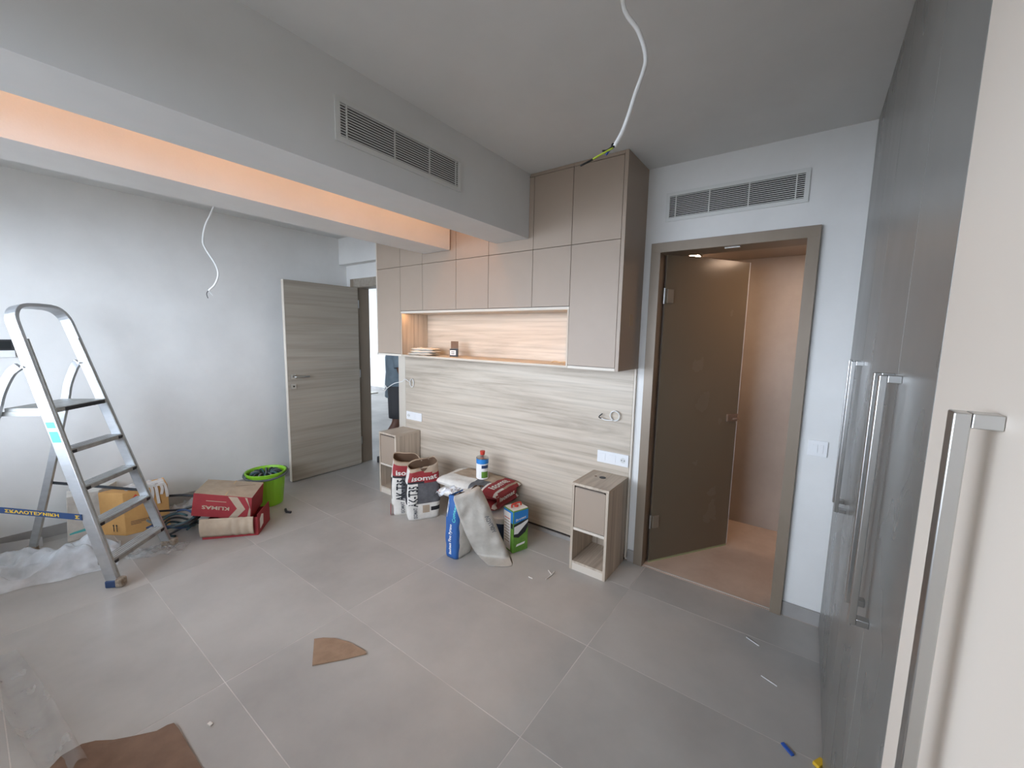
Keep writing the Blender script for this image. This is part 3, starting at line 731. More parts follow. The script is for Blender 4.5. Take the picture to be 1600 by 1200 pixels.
# tray part and red box
KU, KV = Vector((.64, .77, 0)), Vector((-.77, .64, 0)); KP = Vector((-3.565, .972, 0)); Z3 = Vector((0, 0, 1))
tr = thing('cardboard_box', 'opened dark red cardboard box with its pale flap folded over the front', 'box', KP + KU * .19 + KV * .14, 'cardboard boxes')
L_, D_, Hh = .375, .27, .145
MB().obox(KP + KU * L_ / 2 + Z3 * Hh / 2 + KV * .002, KU * (L_ / 2), KV * .002, Z3 * Hh / 2).build('front_wall', 'red_print', tr)
MB().obox(KP + KU * L_ / 2 + Z3 * .06 + KV * D_, KU * (L_ / 2), KV * .002, Z3 * .06).build('back_wall', 'red_print', tr)
MB().obox(KP + KU * .002 + Z3 * .06 + KV * D_ / 2, KU * .002, KV * (D_ / 2 - .004), Z3 * .06).build('side_wall', 'red_print', tr)
sw = MB().obox(KP + KU * (L_ - .002) + Z3 * .082 + KV * D_ / 2, KU * .002, KV * (D_ / 2 - .004), Z3 * .082).build('side_wall', 'red_print', tr)
MB().obox(KP + KU * L_ / 2 + Z3 * .003 + KV * D_ / 2, KU * (L_ / 2 - .004), KV * (D_ / 2 - .004), Z3 * .002).build('bottom', 'kraft_grey', tr)
MB().grid(lambda u, v: KP + KU * (-.006 + .358 * u) + Z3 * (.168 - .142 * v - .01 * u + .006 * u * v) - KV * (.010 + .016 * math.sin(v * 3.0) + .0035 * math.sin(u * 40) * (1 if .55 < u else .3)), 40, 8).build('folded_flap', 'kraft_grey', tr, solid=.004, smooth=True)
MB().add([KP + KU * (L_ + .0006) + KV * a + Z3 * b for a, b in ((.045, .03), (.115, .045), (.125, .12), (.085, .135), (.045, .11))], [(0, 1, 2, 3, 4)]).build('paper_label', 'paper_white', sw)
kb = thing('cardboard_box', 'red printed cardboard box lying upside down with a bare brown top', 'box', KP + KV * .2, 'cardboard boxes')
a = {k: hitp(*q, KP + KV * .062, KV) for k, q in dict(ftl=(302.5, 770.3), ftr=(394, 777.7)).items()}
fbl, fbr = hitp(298, 806, KP + KV * .062, KV), hitp(392, 812, KP + KV * .062, KV)
btl, btr = a['ftl'] + KV * .27 + Vector((-.01, -.012, .012)), a['ftr'] + KV * .265 + Vector((.0, .0, .028))
dn_l, dn_r = fbl - a['ftl'], fbr - a['ftr']
kbm = MB().hexa([fbl, fbr, btr + dn_r, btl + dn_l], [a['ftl'], a['ftr'], btr, btl])
kbm.m = [0, 1, 0, 0, 0, 0]
body = kbm.build('carton', ['red_print', 'kraft_grey'], kb, bevel=.003)
def kf(s, t, e=.0018):  # s right 0..1, t up 0..1 on the front
    return (fbl.lerp(fbr, s)).lerp(a['ftl'].lerp(a['ftr'], s), t) - KV * e
text_on('KLIMAS', lambda u, v: kf(.62 - .46 * u, .50 - .16 * v), 'kraft_grey', kb)
MB().add([kf(.22, .70), kf(.56, .70), kf(.56, .725), kf(.22, .725)], [(0, 1, 2, 3)]).build('printed_line', 'kraft_grey', kb)
MB().add([kf(.62, .03), kf(.75, .03), kf(.895, .46), kf(.745, .97), kf(.585, .97), kf(.75, .46)], [(0, 1, 2, 5), (5, 2, 3, 4)]).build('arrow_band', 'kraft_grey', kb)
MB().add([kf(.915, .97), kf(.875, .97), kf(.965, .62), kf(.985, .45), kf(.93, .03), kf(.985, .03)], [(0, 1, 2, 3), (3, 2, 4, 5)]).build('corner_band', 'kraft_grey', kb)
tm0, tm1 = a['ftl'].lerp(a['ftr'], .53), btl.lerp(btr, .50)
tn = (a['ftr'] - a['ftl']).cross(btl - a['ftl']).normalized()
MB().obox((tm0 + tm1) / 2 + tn * .0015, (tm1 - tm0) / 2, KU * .004, tn * .0008).build('tape_strip', 'kraft', kb)
MB().obox(a['ftl'].lerp(btr, .62) + tn * .0022, KU * .12, KV * .0012, tn * .0006).build('crease', 'kraft_dark', kb)

# ------------------------------------------------------------------ green bucket
bc = Vector((-3.915, 1.575, 0))
bu = thing('bucket', 'lime green plastic bucket full of grey hose beside the wooden door', 'bucket', bc)
prof = [(.115, .004), (.125, 0.0), (.128, .01), (.158, .292), (.166, .294), (.166, .306), (.157, .306), (.150, .29), (.118, .02), (.05, .016)]
MB().lathe(prof, bc, 32).build('shell', 'green_bucket', bu, smooth=False, bevel=.001)
MB().tube([bc + Vector((math.cos(q) * .172, math.sin(q) * .172, .285 - .02 * math.sin(q + 2.2))) for q in [(-2.6 + k * .16) for k in range(28)]], .010, 8).build('handle', 'hose_grey', bu, smooth=True)
hc = thing('hose_bundle', 'ribbed grey hose coiled inside the green bucket', 'hose', bc + Vector((0, 0, .1)))
for k in range(14):
    q = k * .45; c0 = bc + Vector((math.cos(q) * .085, math.sin(q) * .085, .255))
    rd = Vector((math.cos(q), math.sin(q), 0))
    MB().tube([c0 + rd * (.045 * math.cos(t)) + Vector((0, 0, .045 * math.sin(t))) for t in [x * .52 for x in range(13)]], .009, 6).build('hose_loop', ['hose_grey', 'hose_teal', 'hose_dark'][k % 3], hc, smooth=True)
# ------------------------------------------------------------------ hose coil on the floor
cc = Vector((-3.845, .895, 0))
hs = thing('hose_coil', 'loose coil of teal and black hose on the floor between the cartons', 'hose', cc)
for k in range(6):
    r = .105 + .014 * k; zz = .012 + .02 * k; ph = k * 1.1
    cx = cc + Vector((.02 * math.sin(ph), .03 * math.cos(ph), 0))
    MB().tube([cx + Vector((math.cos(t) * r * 1.0, math.sin(t) * r * .95, zz + .03 * math.sin(t * 2 + ph) + .03)) for t in [x * .2 + ph for x in range(29)]], .008, 8).build('hose_loop', ['hose_teal', 'hose_dark', 'hose_teal', 'blue_navy', 'hose_grey', 'hose_dark'][k], hs, smooth=True)
hs2 = [cc + Vector((-.10, .02, .02)), cc + Vector((-.02, .10, .05)), cc + Vector((.05, .13, .10))]
for k in range(4): MB().tube(spline([p + Vector((.035 * k, -.02 * k, .015 * k)) for p in hs2], 5), .012, 8).build('hose_end', ['hose_dark', 'hose_teal'][k % 2], hs, smooth=True)
MB().tube(spline([(-4.16, .86, .22), (-4.05, 1.02, .21), (-3.95, 1.16, .15), (-3.9, 1.2, .06)], 8), .010, 8).build('hose_end', 'hose_dark', hs, smooth=True)
MB().tube(spline([(-3.62, 1.60, .010), (-3.56, 1.58, .012), (-3.52, 1.60, .010)], 4), .010, 8).build('hose_end', 'hose_dark', hs, smooth=True)
# ------------------------------------------------------------------ plastic sheeting
def film(name, label, fn, nu, nv, m, cat='plastic sheet', grp=None):
    o = MB().grid(fn, nu, nv).build(name, m, smooth=True)
    return tag(o, label, cat, grp)
def heap(c0, c1, wd, hh, seed):
    c0, c1 = Vector(c0), Vector(c1); ax = (c1 - c0); pr = Vector((-ax.y, ax.x, 0)).normalized()
    def fn(u, v):
        e = min(1, math.sin(math.pi * v) * 1.25) * min(1, .25 + 1.6 * math.sin(math.pi * min(1, u * .94 + .03)))
        n1 = noise.noise((u * 6 + seed, v * 5, seed)); n2 = noise.noise((u * 17, v * 14 + seed, 3)); n3 = noise.noise((u * 34, v * 30 + seed, 5))
        ww = wd * (.75 + .35 * noise.noise((u * 3, seed, 1)))
        p = c0 + ax * u + pr * ((v - .5) * ww * 2 + .05 * n1)
        z = max(.002, e * (hh * (.62 + .7 * n1) + .035 * n2 + .018 * n3))
        return (p.x, p.y, z + .001)
    return fn
film('plastic_sheet', 'crumpled clear plastic sheet heaped under the stepladder', heap((-4.02, -.42, 0), (-3.80, .56, 0), .27, .15, 2.0), 70, 40, 'plastic_film')
film('plastic_sheet', 'small white crumpled plastic bag on the floor behind the hose coil', heap((-4.25, .93, 0), (-4.05, 1.28, 0), .12, .10, 5.0), 26, 18, 'plastic_film', 'plastic sheet')
film('plastic_sheet', 'flat scrap of clear film on the floor inside the ladder foot', heap((-3.78, .50, 0), (-3.52, .86, 0), .10, .022, 8.0), 26, 14, 'plastic_film_thin', 'plastic sheet')
sa, sb = hit(-30, 1010, 'Z', .09), hit(96, 1215, 'Z', .01)
sd = Vector((-(sb - sa).y, (sb - sa).x, 0)).normalized()
def strip(u, v):
    p = sa.lerp(sb, u) + sd * ((v - .3) * .14 * (1 - .3 * u)) * 1
    z = .002 + .05 * max(0, math.sin(v * math.pi * 2 + u * 3)) * (1 - .4 * u) + .012 * abs(noise.noise((u * 12, v * 5, 4)))
    return (p.x, p.y, z)
film('plastic_sheet', 'long strip of clear plastic film at the lower left beside the cardboard sheet', strip, 40, 12, 'plastic_film_thin')
tag(MB().hexa([(-4.455, .02, .0005), (-4.43, .02, .0005), (-4.33, .25, .0005), (-4.355, .25, .0005)], [(-4.475, .02, .055), (-4.465, .02, .058), (-4.365, .25, .058), (-4.375, .25, .055)]).build('skirting_offcut', 'skirting_tile', bevel=.001), 'grey skirting offcut leaning at the wall behind the ladder foot', 'tile offcut')

# ------------------------------------------------------------------ cardboard on the floor
def flat(name, label, pts, th, m, cat, seed=1):
    pts = [Vector((p[0], p[1], 0)) for p in pts]; n = len(pts)
    vs = [p + Vector((0, 0, .001)) for p in pts] + [p + Vector((0, 0, .001 + th + .006 * abs(noise.noise((p.x * 9, p.y * 9, seed))))) for p in pts]
    area = sum(pts[i].x * pts[(i + 1) % n].y - pts[(i + 1) % n].x * pts[i].y for i in range(n))
    if area < 0: vs = vs[:n][::-1] + vs[n:][::-1]
    fs = [list(range(n))[::-1], list(range(n, 2 * n))] + [(i, (i + 1) % n, n + (i + 1) % n, n + i) for i in range(n)]
    o = MB().add(vs, fs).build(name, m); return tag(o, label, cat)
def fp(*px): return [hit(x, y, 'Z', 0) for x, y in px]
flat('cardboard_sheet', 'small brown scrap of cardboard lying alone on the tiles', fp((488, 1041), (491, 1000), (505, 998), (523, 999), (545, 1005), (571, 1019), (572, 1023), (540, 1031), (505, 1038)), .005, 'kraft_scrap', 'cardboard')
flat('cardboard_sheet', 'large torn brown cardboard sheet at the lower left edge', fp((96, 1183), (128, 1165), (150, 1160), (178, 1158), (205, 1153), (245, 1145), (262, 1136), (272, 1133), (280, 1142), (318, 1206)) + [(-1.50, .16, 0), (-1.80, -.20, 0)], .005, 'kraft_brown', 'cardboard')  # darker board than the small scrap: the shade it lies in is coloured in
# ------------------------------------------------------------------ small debris
def chip(name, label, p0, p1, w, h, m, cat, grp=None):
    p0, p1 = Vector(p0), Vector(p1); d = p1 - p0; s = Vector((-d.y, d.x, 0)).normalized()
    o = MB().obox((p0 + p1) / 2 + Vector((0, 0, h / 2 + .001)), d / 2, s * w / 2, (0, 0, h / 2)).build(name, m, bevel=min(w, h) * .2)
    return tag(o, label, cat, grp)
a_, b_ = fp((1222, 1162), (1239, 1182)); chip('plastic_wedge', 'bright blue plastic strip on the floor before the wardrobe', a_, b_, .014, .006, 'blue_chip', 'wedge')
a_, b_ = fp((1274, 1199), (1286, 1192)); chip('plastic_wedge', 'yellow plastic wedge on the floor at the wardrobe foot', a_, b_, .024, .014, 'yellow', 'wedge')
a_, b_ = fp((1166, 996), (1186, 1010)); chip('tile_spacer', 'thin white plastic strip on the floor nearer the glass door', a_, b_, .004, .003, 'white_plastic', 'spacer', 'white tile spacers')
a_, b_ = fp((1189, 1056), (1214, 1073)); chip('tile_spacer', 'thin white plastic strip on the floor farther from the glass door', a_, b_, .004, .003, 'white_plastic', 'spacer', 'white tile spacers')
t = thing('plaster_scraps', 'pale twig-like scraps of sealant between grey sack and bedside cabinet', 'debris', hit(862, 900, 'Z', 0))
for q in (((853, 906), (862, 899), (866, 894)), ((857, 892), (862, 899)), ((826, 902), (832, 905))):
    MB().tube([p + Vector((0, 0, .004)) for p in fp(*q)], .0035, 6).build('scrap', 'paper_white', t)
a_, b_ = fp((326, 1131), (331, 1134)); chip('plaster_crumb', 'tiny white plaster crumb beside the large cardboard sheet', a_, b_, .012, .006, 'paper_white', 'debris')
a_, b_ = fp((80, 909), (97, 904)); chip('paper_scrap', 'small white paper scrap in front of the plastic heap', a_, b_, .03, .002, 'paper_white', 'paper')
a_, b_ = hit(571, 616, 'Z', 0), hit(588, 614, 'Z', 0); chip('white_board', 'short white board lying on the hall floor beyond the doorway', a_, b_, .16, .03, 'paper_white', 'board')

# ------------------------------------------------------------------ sacks
def sack(t, c, n, w, d, h, mats, mfn, seed, lean=(0, 0), topfn=None, open_top=True, name='paper_sack', wr=.006, nu=56, nv=30):
    c = Vector(c); n = Vector(n).normalized(); ux = Vector((-n.y, n.x, 0)); lean = Vector((lean[0], lean[1], 0))
    def S(x): return math.copysign(abs(x) ** .42, x)
    def pt(a, tt, k=1.0, e=0):
        bulge = .93 + .09 * math.sin(min(1, tt * 1.1) * math.pi) - (.10 * max(0, tt - .75) / .25)
        rnd = .96 if tt < .01 else 1
        x = S(math.cos(a)) * w / 2 * bulge * rnd * k; y = S(math.sin(a)) * d / 2 * bulge * rnd * k * (1 - .25 * max(0, tt - .7))
        zt = h * (topfn(math.cos(a), math.sin(a)) if topfn else 1)
        z = tt * (h if tt < .6 else h + (zt - h) * (tt - .6) / .4)
        p = c + ux * x - n * y * -1 * -1 + lean * tt
        nn = Vector((noise.noise((x * 14 + seed, tt * 7, y * 14)), noise.noise((x * 14, tt * 7 + seed, y * 14)), noise.noise((x * 12, tt * 6, y * 12 + seed)) * .4))
        p = p + nn * wr * (1.5 if tt > .7 else 1) * min(1, tt * 6 + .1)
        return Vector((p.x, p.y, max(.0008, p.z + z)))
    # angle: -pi/2 is the front (towards n)
    A0 = lambda u: -math.pi + 2 * math.pi * u
    def fn(u, v):
        a = A0(u)
        if not open_top or v <= .88: return pt(a, min(1, v / .88) if open_top else v)
        q = (v - .88) / .12
        p = pt(a, 1, 1 - .10 * q); p.z -= .10 * q * 1.2
        return p
    def mi(u, v):
        a = A0(u)
        if open_top and v > .885: return len(mats) - 1
        tt = v / .88 if open_top else v
        s = S(math.cos(a)); side = 'F' if math.sin(a) < -abs(math.cos(a)) * .55 else ('L' if math.cos(a) < 0 else 'R') if abs(math.cos(a)) > .55 * abs(math.sin(a)) else 'B'
        return mfn(s, tt, side)
    mb = MB().grid(fn, nu, nv, mi, close=True)
    b0 = 0
    mb.f.append([b0 + k for k in range(nu)][::-1]); mb.m.append(0)
    if not open_top:
        e = nv * nu; mb.f.append([e + k for k in range(nu)]); mb.m.append(mi(.25, .99))
    o = mb.build(name, mats, t, smooth=True)
    def front(s, tt, e=.003):
        ca = math.copysign(abs(s) ** (1 / .42), s); a = -math.acos(max(-1, min(1, ca)))
        return pt(a, tt) + n * e
    return o, front
def vtext(body, fr, s0, s1, t0, t1, m, par):
    """text reading upwards: its baseline at s1, its top at s0"""
    text_on(body, lambda u, v: fr(s1 + (s0 - s1) * v, t0 + (t1 - t0) * u), m, par)
def htext(body, fr, s0, s1, t0, t1, m, par):
    text_on(body, lambda u, v: fr(s0 + (s1 - s0) * u, t0 + (t1 - t0) * v), m, par)
AKM = ['paper_white', 'red_print', 'print_grey', 'print_black', 'kraft_grey', 'kraft_dark']
def akm(s, t, side):
    if t > .88 - .05 * s: return 4
    if side == 'F':
        if t > .70 - .02 * s: return 1
        if t > .665: return 3
        if s > -.34 and t > .30: return 2
        if s > .35 and t > .14 and t < .24: return 3
        if s > -.34 and .10 < t < .115: return 3
        return 0
    if side == 'R': return 3 if .25 < t < .7 else (1 if t > .74 else 0)
    if side == 'L': return 3 if t > .3 and t < .7 else 0
    return 0
t = thing('cement_sack', 'opened white and red cement sack with a grey panel, nearer the camera', 'cement sack', (-2.585, 2.268, 0), 'upright cement sacks')
o, fr = sack(t, (-2.588, 2.272, 0), (.86, -.51, 0), .285, .135, .475, AKM, akm, 3, topfn=lambda c, s: 1.03 + .06 * c + .05 * s)
vtext('AK-T35', fr, -.90, -.36, .25, .64, 'print_black', o); vtext('ISOMAT', fr, -.66, -.42, .04, .235, 'print_grey', o)
htext('isomat', fr, -.75, .80, .735, .82, 'paper_white', o)
MB().add([fr(-.10, .13), fr(.30, .13), fr(.30, .27), fr(-.10, .27)], [(0, 1, 2, 3)]).build('printed_picture', 'kraft_grey', o)
t = thing('cement_sack', 'opened white and red cement sack standing behind, next to the bedside cabinet', 'cement sack', (-2.76, 2.25, 0), 'upright cement sacks')
o, fr = sack(t, (-2.762, 2.250, 0), (.80, -.60, 0), .270, .125, .49, AKM, akm, 9, topfn=lambda c, s: 1.04 - .05 * c + .06 * s)
vtext('AK-T35', fr, -.70, -.18, .27, .66, 'print_black', o); vtext('ISOMAT', fr, -.45, -.22, .04, .25, 'print_grey', o)
htext('isomat', fr, -.75, .80, .735, .82, 'paper_white', o)
MB().add([(-2.835, 2.12, .004), (-2.80, 2.10, .004), (-2.795, 2.10, .10), (-2.84, 2.125, .11)], [(0, 1, 2, 3)]).build('torn_corner', 'red_print', o)
# lying bags
def pillow(t, c, ux, w, l, th, mats, mfn, tilt=0, seed=0, name='paper_bag', nu=36, nv=30, roll=0):
    c = Vector(c); ux = Vector(ux).normalized(); uy = Vector((-ux.y, ux.x, 0))
    q = Matrix.Rotation(tilt, 3, uy) @ Matrix.Rotation(roll, 3, ux); ux = q @ ux; uy = q @ uy; uz = ux.cross(uy)
    def P(x, y, sgn, e=0):
        f = max(0, 1 - abs(x) ** 5) ** .42 * max(0, 1 - abs(y) ** 5) ** .42
        n_ = noise.noise((x * 2.5 + seed, y * 2.5, sgn)) * .010 * f + noise.noise((x * 7 + seed, y * 7, sgn)) * .004 * f
        return c + ux * (x * w / 2) + uy * (y * l / 2) + uz * (sgn * (th / 2) * f + n_ + e)
    mb = MB()
    mb.grid(lambda u, v: P(2 * u - 1, 2 * v - 1, 1), nu, nv, lambda u, v: mfn(2 * u - 1, 2 * v - 1, 1))
    mb.grid(lambda u, v: P(1 - 2 * u, 2 * v - 1, -1), nu, nv, lambda u, v: mfn(1 - 2 * u, 2 * v - 1, -1))
    o = mb.build(name, mats, t, smooth=True)
    return o, P
BM = ['paper_white', 'red_print', 'kraft_grey', 'print_grey', 'print_black']
def bmf(x, y, sg):
    if sg > 0:
        if x > .93: return 1 if abs(y) < .8 else 0
        if x > .55 and x < .88: return 1
        if .12 < x <= .5 and y < -.1: return 3
        if y > .1 and -.7 < x < .1: return 2
        if x < -.93: return 1
        return 0 if (x < -.7 or y < -.3) else 2
    return 1 if x > .6 else 0
lows = [((-2.17, 2.52, .052), .30, .28, 'lowest flattened cement bag in the pile at the headboard'), ((-2.17, 2.52, .156), .30, .28, 'second lowest cement bag in the pile at the headboard')]
for k, (c_, w_, l_, lb) in enumerate(lows):
    t = thing('cement_bag', lb, 'cement bag', (c_[0], c_[1], c_[2] - .05), 'stacked cement bags')
    pillow(t, c_, (1, .05, 0), w_, l_, .098, BM, lambda x, y, s: 0 if abs(x) < .8 else 2, seed=20 + k)
t = thing('cement_bag', 'lower red and white cement bag sagging onto the white pail lid', 'cement bag', (-2.12, 2.47, .20), 'stacked cement bags')
o, P = pillow(t, (-2.135, 2.470, .262), (1, .05, 0), .60, .35, .085, BM, bmf, tilt=.02, seed=31)
t = thing('cement_bag', 'topmost red and white cement bag carrying the blue tin', 'cement bag', (-2.13, 2.47, .29), 'stacked cement bags')
o, P = pillow(t, (-2.14, 2.475, .352), (1, .06, 0), .63, .36, .092, BM, bmf, tilt=.01, seed=41)
RX = Vector((1, .06, 0)).normalized()
text_on('isomat', lambda u, v: P(.62 + .20 * (1 - v), -.72 + 1.3 * u, 1, .003), 'paper_white', o)
e0 = Vector((-1.822, 2.315, .329)); e1 = Vector((-1.842, 2.60, .329))
ep = MB().grid(lambda u, v: e0.lerp(e1, u) + Vector((.012 * math.sin(v * math.pi), 0, .034 - .075 * v)), 8, 4).build('bag_end', ['red_print'], t, smooth=True)
text_on('isomat', lambda u, v: e0.lerp(e1, .12 + .75 * u) + Vector((.016, 0, -.02 + .034 * v)), 'paper_white', ep)
# blue-white round tin on top
bp = Vector((-2.105, 2.490, .396))
t = thing('solvent_tin', 'round blue and white tin with a red cap on the topmost bag', 'tin', bp)
can = MB().lathe([(.046, 0), (.050, .002), (.050, .130), (.0501, .131), (.0501, .168), (.050, .169), (.052, .176), (.048, .180), (.022, .187), (.018, .190), (.018, .198)], bp, 28, lambda i: 1 if i in (2, 3, 4) else (2 if i > 4 else 0)).build('can', ['print_white', 'blue_bright', 'steel'], t, smooth=False)
MB().grid(lambda u, v: bp + Vector((math.cos(-1.0 + 1.15 * u) * .0508, math.sin(-1.0 + 1.15 * u) * .0508, .015 + .105 * v)), 10, 4, lambda u, v: 0 if v > .7 else (1 if v < .45 else 2)).build('printed_panel', ['blue_navy', 'green_print', 'print_white'], can, smooth=True)
MB().lathe([(.014, .198), (.018, .199), (.022, .228), (.020, .231), (.008, .232)], bp, 16).build('cap', 'red_cap', t, bevel=.001)
# pail
pc = Vector((-1.822, 2.402, 0))
t = thing('paint_pail', 'white plastic pail with a navy label half hidden behind the grey sack', 'pail', pc)
MB().lathe([(.098, .001), (.104, .004), (.114, .165), (.115, .166), (.117, .195), (.108, .198)], pc, 32, lambda i: 1 if i == 1 else 0).build('body', ['white_plastic', 'blue_navy'], t, bevel=.001)
MB().lathe([(.1185, .185), (.123, .187), (.123, .208), (.116, .213), (.108, .208), (.02, .208)], pc, 32).build('lid', 'white_plastic', t, bevel=.001)
# square tin
m0, e1_, e2_ = Vector((-1.615, 2.262, 0)), Vector((.31, .95, 0)), Vector((-.95, .31, 0)); th = .318
t = thing('square_tin', 'rectangular blue and green metal tin with a red spout in front of the headboard', 'tin', m0 + (e1_ * .137 + e2_ * .122) / 2)
A1, A2 = e1_ * .137, e2_ * .122
MB().hexa([m0, m0 + A1, m0 + A1 + A2, m0 + A2], [p + Vector((0, 0, th)) for p in (m0, m0 + A1, m0 + A1 + A2, m0 + A2)]).build('can', 'green_print', t, bevel=.005)
nR, nL = -e2_, -e1_
def fR(s, z, e=.0012): return m0 + A1 * s + Vector((0, 0, z)) + nR * e
def fL(s, z, e=.0012): return m0 + A2 * (1 - s) + Vector((0, 0, z)) + nL * e
def quadp(name, f, pts, m, e=.0012): MB().add([f(s, z, e) for s, z in pts], [list(range(len(pts)))]).build(name, m, t)
quadp('blue_band', fR, ((.03, .225), (.97, .235), (.97, th - .006), (.03, th - .006)), 'blue_bright')
quadp('black_swoosh', fR, ((.03, .125), (.35, .11), (.8, .14), (.97, .18), (.97, .24), (.5, .232), (.03, .215)), 'print_black', .0016)
quadp('pale_swoosh', fR, ((.05, .145), (.30, .142), (.97, .215), (.97, .232), (.5, .212), (.05, .200)), 'print_white', .0020)
quadp('brand_mark', fR, ((.18, .045), (.75, .052), (.80, .068), (.25, .062)), 'print_white')
text_on('Brotex', lambda u, v: fR(.16 + .68 * u, .238 + .012 * u + .018 * v, .0018), 'print_white', t)
quadp('side_band', fL, ((.03, .225), (.97, .225), (.97, th - .006), (.03, th - .006)), 'blue_bright')
quadp('side_label', fL, ((.06, .015), (.74, .015), (.74, th - .022), (.06, th - .022)), 'print_white', .0018)
quadp('side_block', fL, ((.76, .185), (.97, .185), (.97, .222), (.76, .222)), 'print_black', .0018)
for k in range(9): quadp('printed_line', fL, ((.12, .07 + k * .022), (.66, .07 + k * .022), (.66, .076 + k * .022), (.12, .076 + k * .022)), 'kraft_grey' if k < 8 else 'red_logo', .0022)
tc_ = m0 + (A1 + A2) / 2
MB().hexa([p + Vector((0, 0, th + .0005)) for p in (m0 + (A1 + A2) * .03, m0 + A1 * .97 + A2 * .03, m0 + (A1 + A2) * .97, m0 + A1 * .03 + A2 * .97)], [p + Vector((0, 0, th + .004)) for p in (m0 + (A1 + A2) * .03, m0 + A1 * .97 + A2 * .03, m0 + (A1 + A2) * .97, m0 + A1 * .03 + A2 * .97)]).build('lid', 'paper_white', t)
MB().tube([tc_ + Vector((0, 0, th + .003)), tc_ + Vector((0, 0, th + .016))], .016, 14).build('spout', 'red_cap', t)
MB().tube(spline([tc_ - A1 * .30 + Vector((0, 0, th + .004)), tc_ - A1 * .25 + Vector((.0, 0, th + .026)), tc_ + A1 * .25 + Vector((0, 0, th + .028)), tc_ + A1 * .32 + Vector((0, 0, th + .004))], 6), .006, 8).build('handle', 'red_cap', t, smooth=True)
# blue and white sack
def bwm(s, tt, side):
    if side == 'F': return 1 if abs(s) < .985 else 0
    if side == 'L': return 1 if tt > .45 else 0
    return 0
t = thing('adhesive_sack', 'blue and white tile adhesive sack standing left of the grey sack', 'cement sack', (-1.925, 2.02, 0))
o, fr = sack(t, (-1.930, 2.028, 0), (.02, -1, 0), .125, .185, .455, ['paper_white', 'blue_print', 'kraft_dark'], bwm, 14, lean=(.0, .015), topfn=lambda c, s: 1.02 + .04 * c)
vtext('Bauhaus Fino Pyrano', fr, -.18, .30, .07, .56, 'print_white', o); vtext('Contec', fr, .30, .72, .60, .86, 'sticker_teal', o)
MB().add([fr(-.92, .62), fr(-.50, .66), (fr(-.45, .86)), fr(-.90, .92)], [(0, 1, 2, 3)]).build('white_flash', 'print_white', o)
MB().grid(lambda u, v: Vector((-1.99 - .13 * u + .05 * v, 2.00 + .02 * math.sin(u * 5) + .06 * v, .445 + .05 * noise.noise((u * 4, v * 4, 2)) + .03 * v - .03 * u)), 14, 8).build('clear_wrap', 'plastic_film', o, smooth=True)
# grey cloth sack draped between the blue sack and the floor
GA, GB = Vector((-1.815, 2.075, 0)), Vector((-1.530, 2.128, 0)); gu = (GB - GA).normalized(); gn_ = Vector((gu.y, -gu.x, 0))
gpl = (gn_ + Vector((0, 0, .16))).normalized()
rows = [((709, 776), (746, 760)), ((708, 782), (750, 764)), ((712, 795), (757, 778)), ((716, 808), (764, 793)), ((721, 822), (772, 814)), ((727, 838), (781, 838)), ((735, 854), (790, 858)), ((742, 866), (797, 874)), ((752, 876), (801, 883)), ((762, 884.5), (800, 885.5))]
Lp = [hit(*a_, 'X', -1.842 + .02 * k / 9) for k, (a_, b_) in enumerate(rows)]; Rp = [hit(*b_, 'X', -1.775 + .245 * (k / 9) ** .9) for k, (a_, b_) in enumerate(rows)]
Lp = [p if p.z > .004 else hit(*rows[k][0], 'Z', .004) for k, p in enumerate(Lp)]; Rp = [p if p.z > .004 else hit(*rows[k][1], 'Z', .004) for k, p in enumerate(Rp)]
gpl = Vector((.62, -.76, .12)).normalized()
def sk(u, v):
    x = v * (len(rows) - 1); i = min(int(x), len(rows) - 2); q = x - i
    l = Lp[i].lerp(Lp[i + 1], q); r = Rp[i].lerp(Rp[i + 1], q)
    a = 2 * math.pi * u; cx, sx = math.cos(a), math.sin(a)
    mid = (l + r) / 2; half = (r - l) / 2
    dep = (.055 if v < .8 else .055 * (1 - (v - .8) * 2.2)) * (.5 + v * .9 if v < .5 else .95)
    p = mid + half * math.copysign(abs(cx) ** .7, cx) - gpl * (dep + math.copysign(abs(sx) ** .6, sx) * -dep) * -1 * -1
    nn = noise.noise((p.x * 16, p.y * 16, p.z * 9)) * .016 + noise.noise((p.x * 40, p.y * 40, p.z * 30)) * .004
    p = p + gpl * nn * (1 if v < .9 else .3)
    return Vector((p.x, p.y, max(.002, p.z)))
t = thing('cloth_sack', 'empty grey woven sack slumped against the blue and white sack', 'sack', (-1.67, 2.12, 0))
mb = MB().grid(sk, 48, 40, 0, close=True)
mb.f.append([40 * 48 + k for k in range(48)]); mb.m.append(0)
o = mb.build('sack_body', 'sackcloth', t, smooth=True)
def skf(px, py):
    v = (py - 770) / 115; x = v * 9; i = max(0, min(8, int(x))); q = x - i
    return hitp(px, py, Lp[i].lerp(Lp[i + 1], q).lerp(Rp[i].lerp(Rp[i + 1], q), .8) + gpl * .012, gpl)
text_on('ΛΟΥΠΟΥ', lambda u, v: skf(760 + 13 * u - 3 + 6 * v, 808 + 26 * u - 3.5 * v + 0), 'print_grey', o)
MB().grid(lambda u, v: Lp[0].lerp(Rp[0], .02 + u * .9) + Vector((0, .02 + .07 * v, .015 * math.sin(u * 9) + .02 * noise.noise((u * 6, v * 3, 8)) - .03 * v)), 16, 5).build('torn_mouth', 'kraft_brown', o, smooth=True)

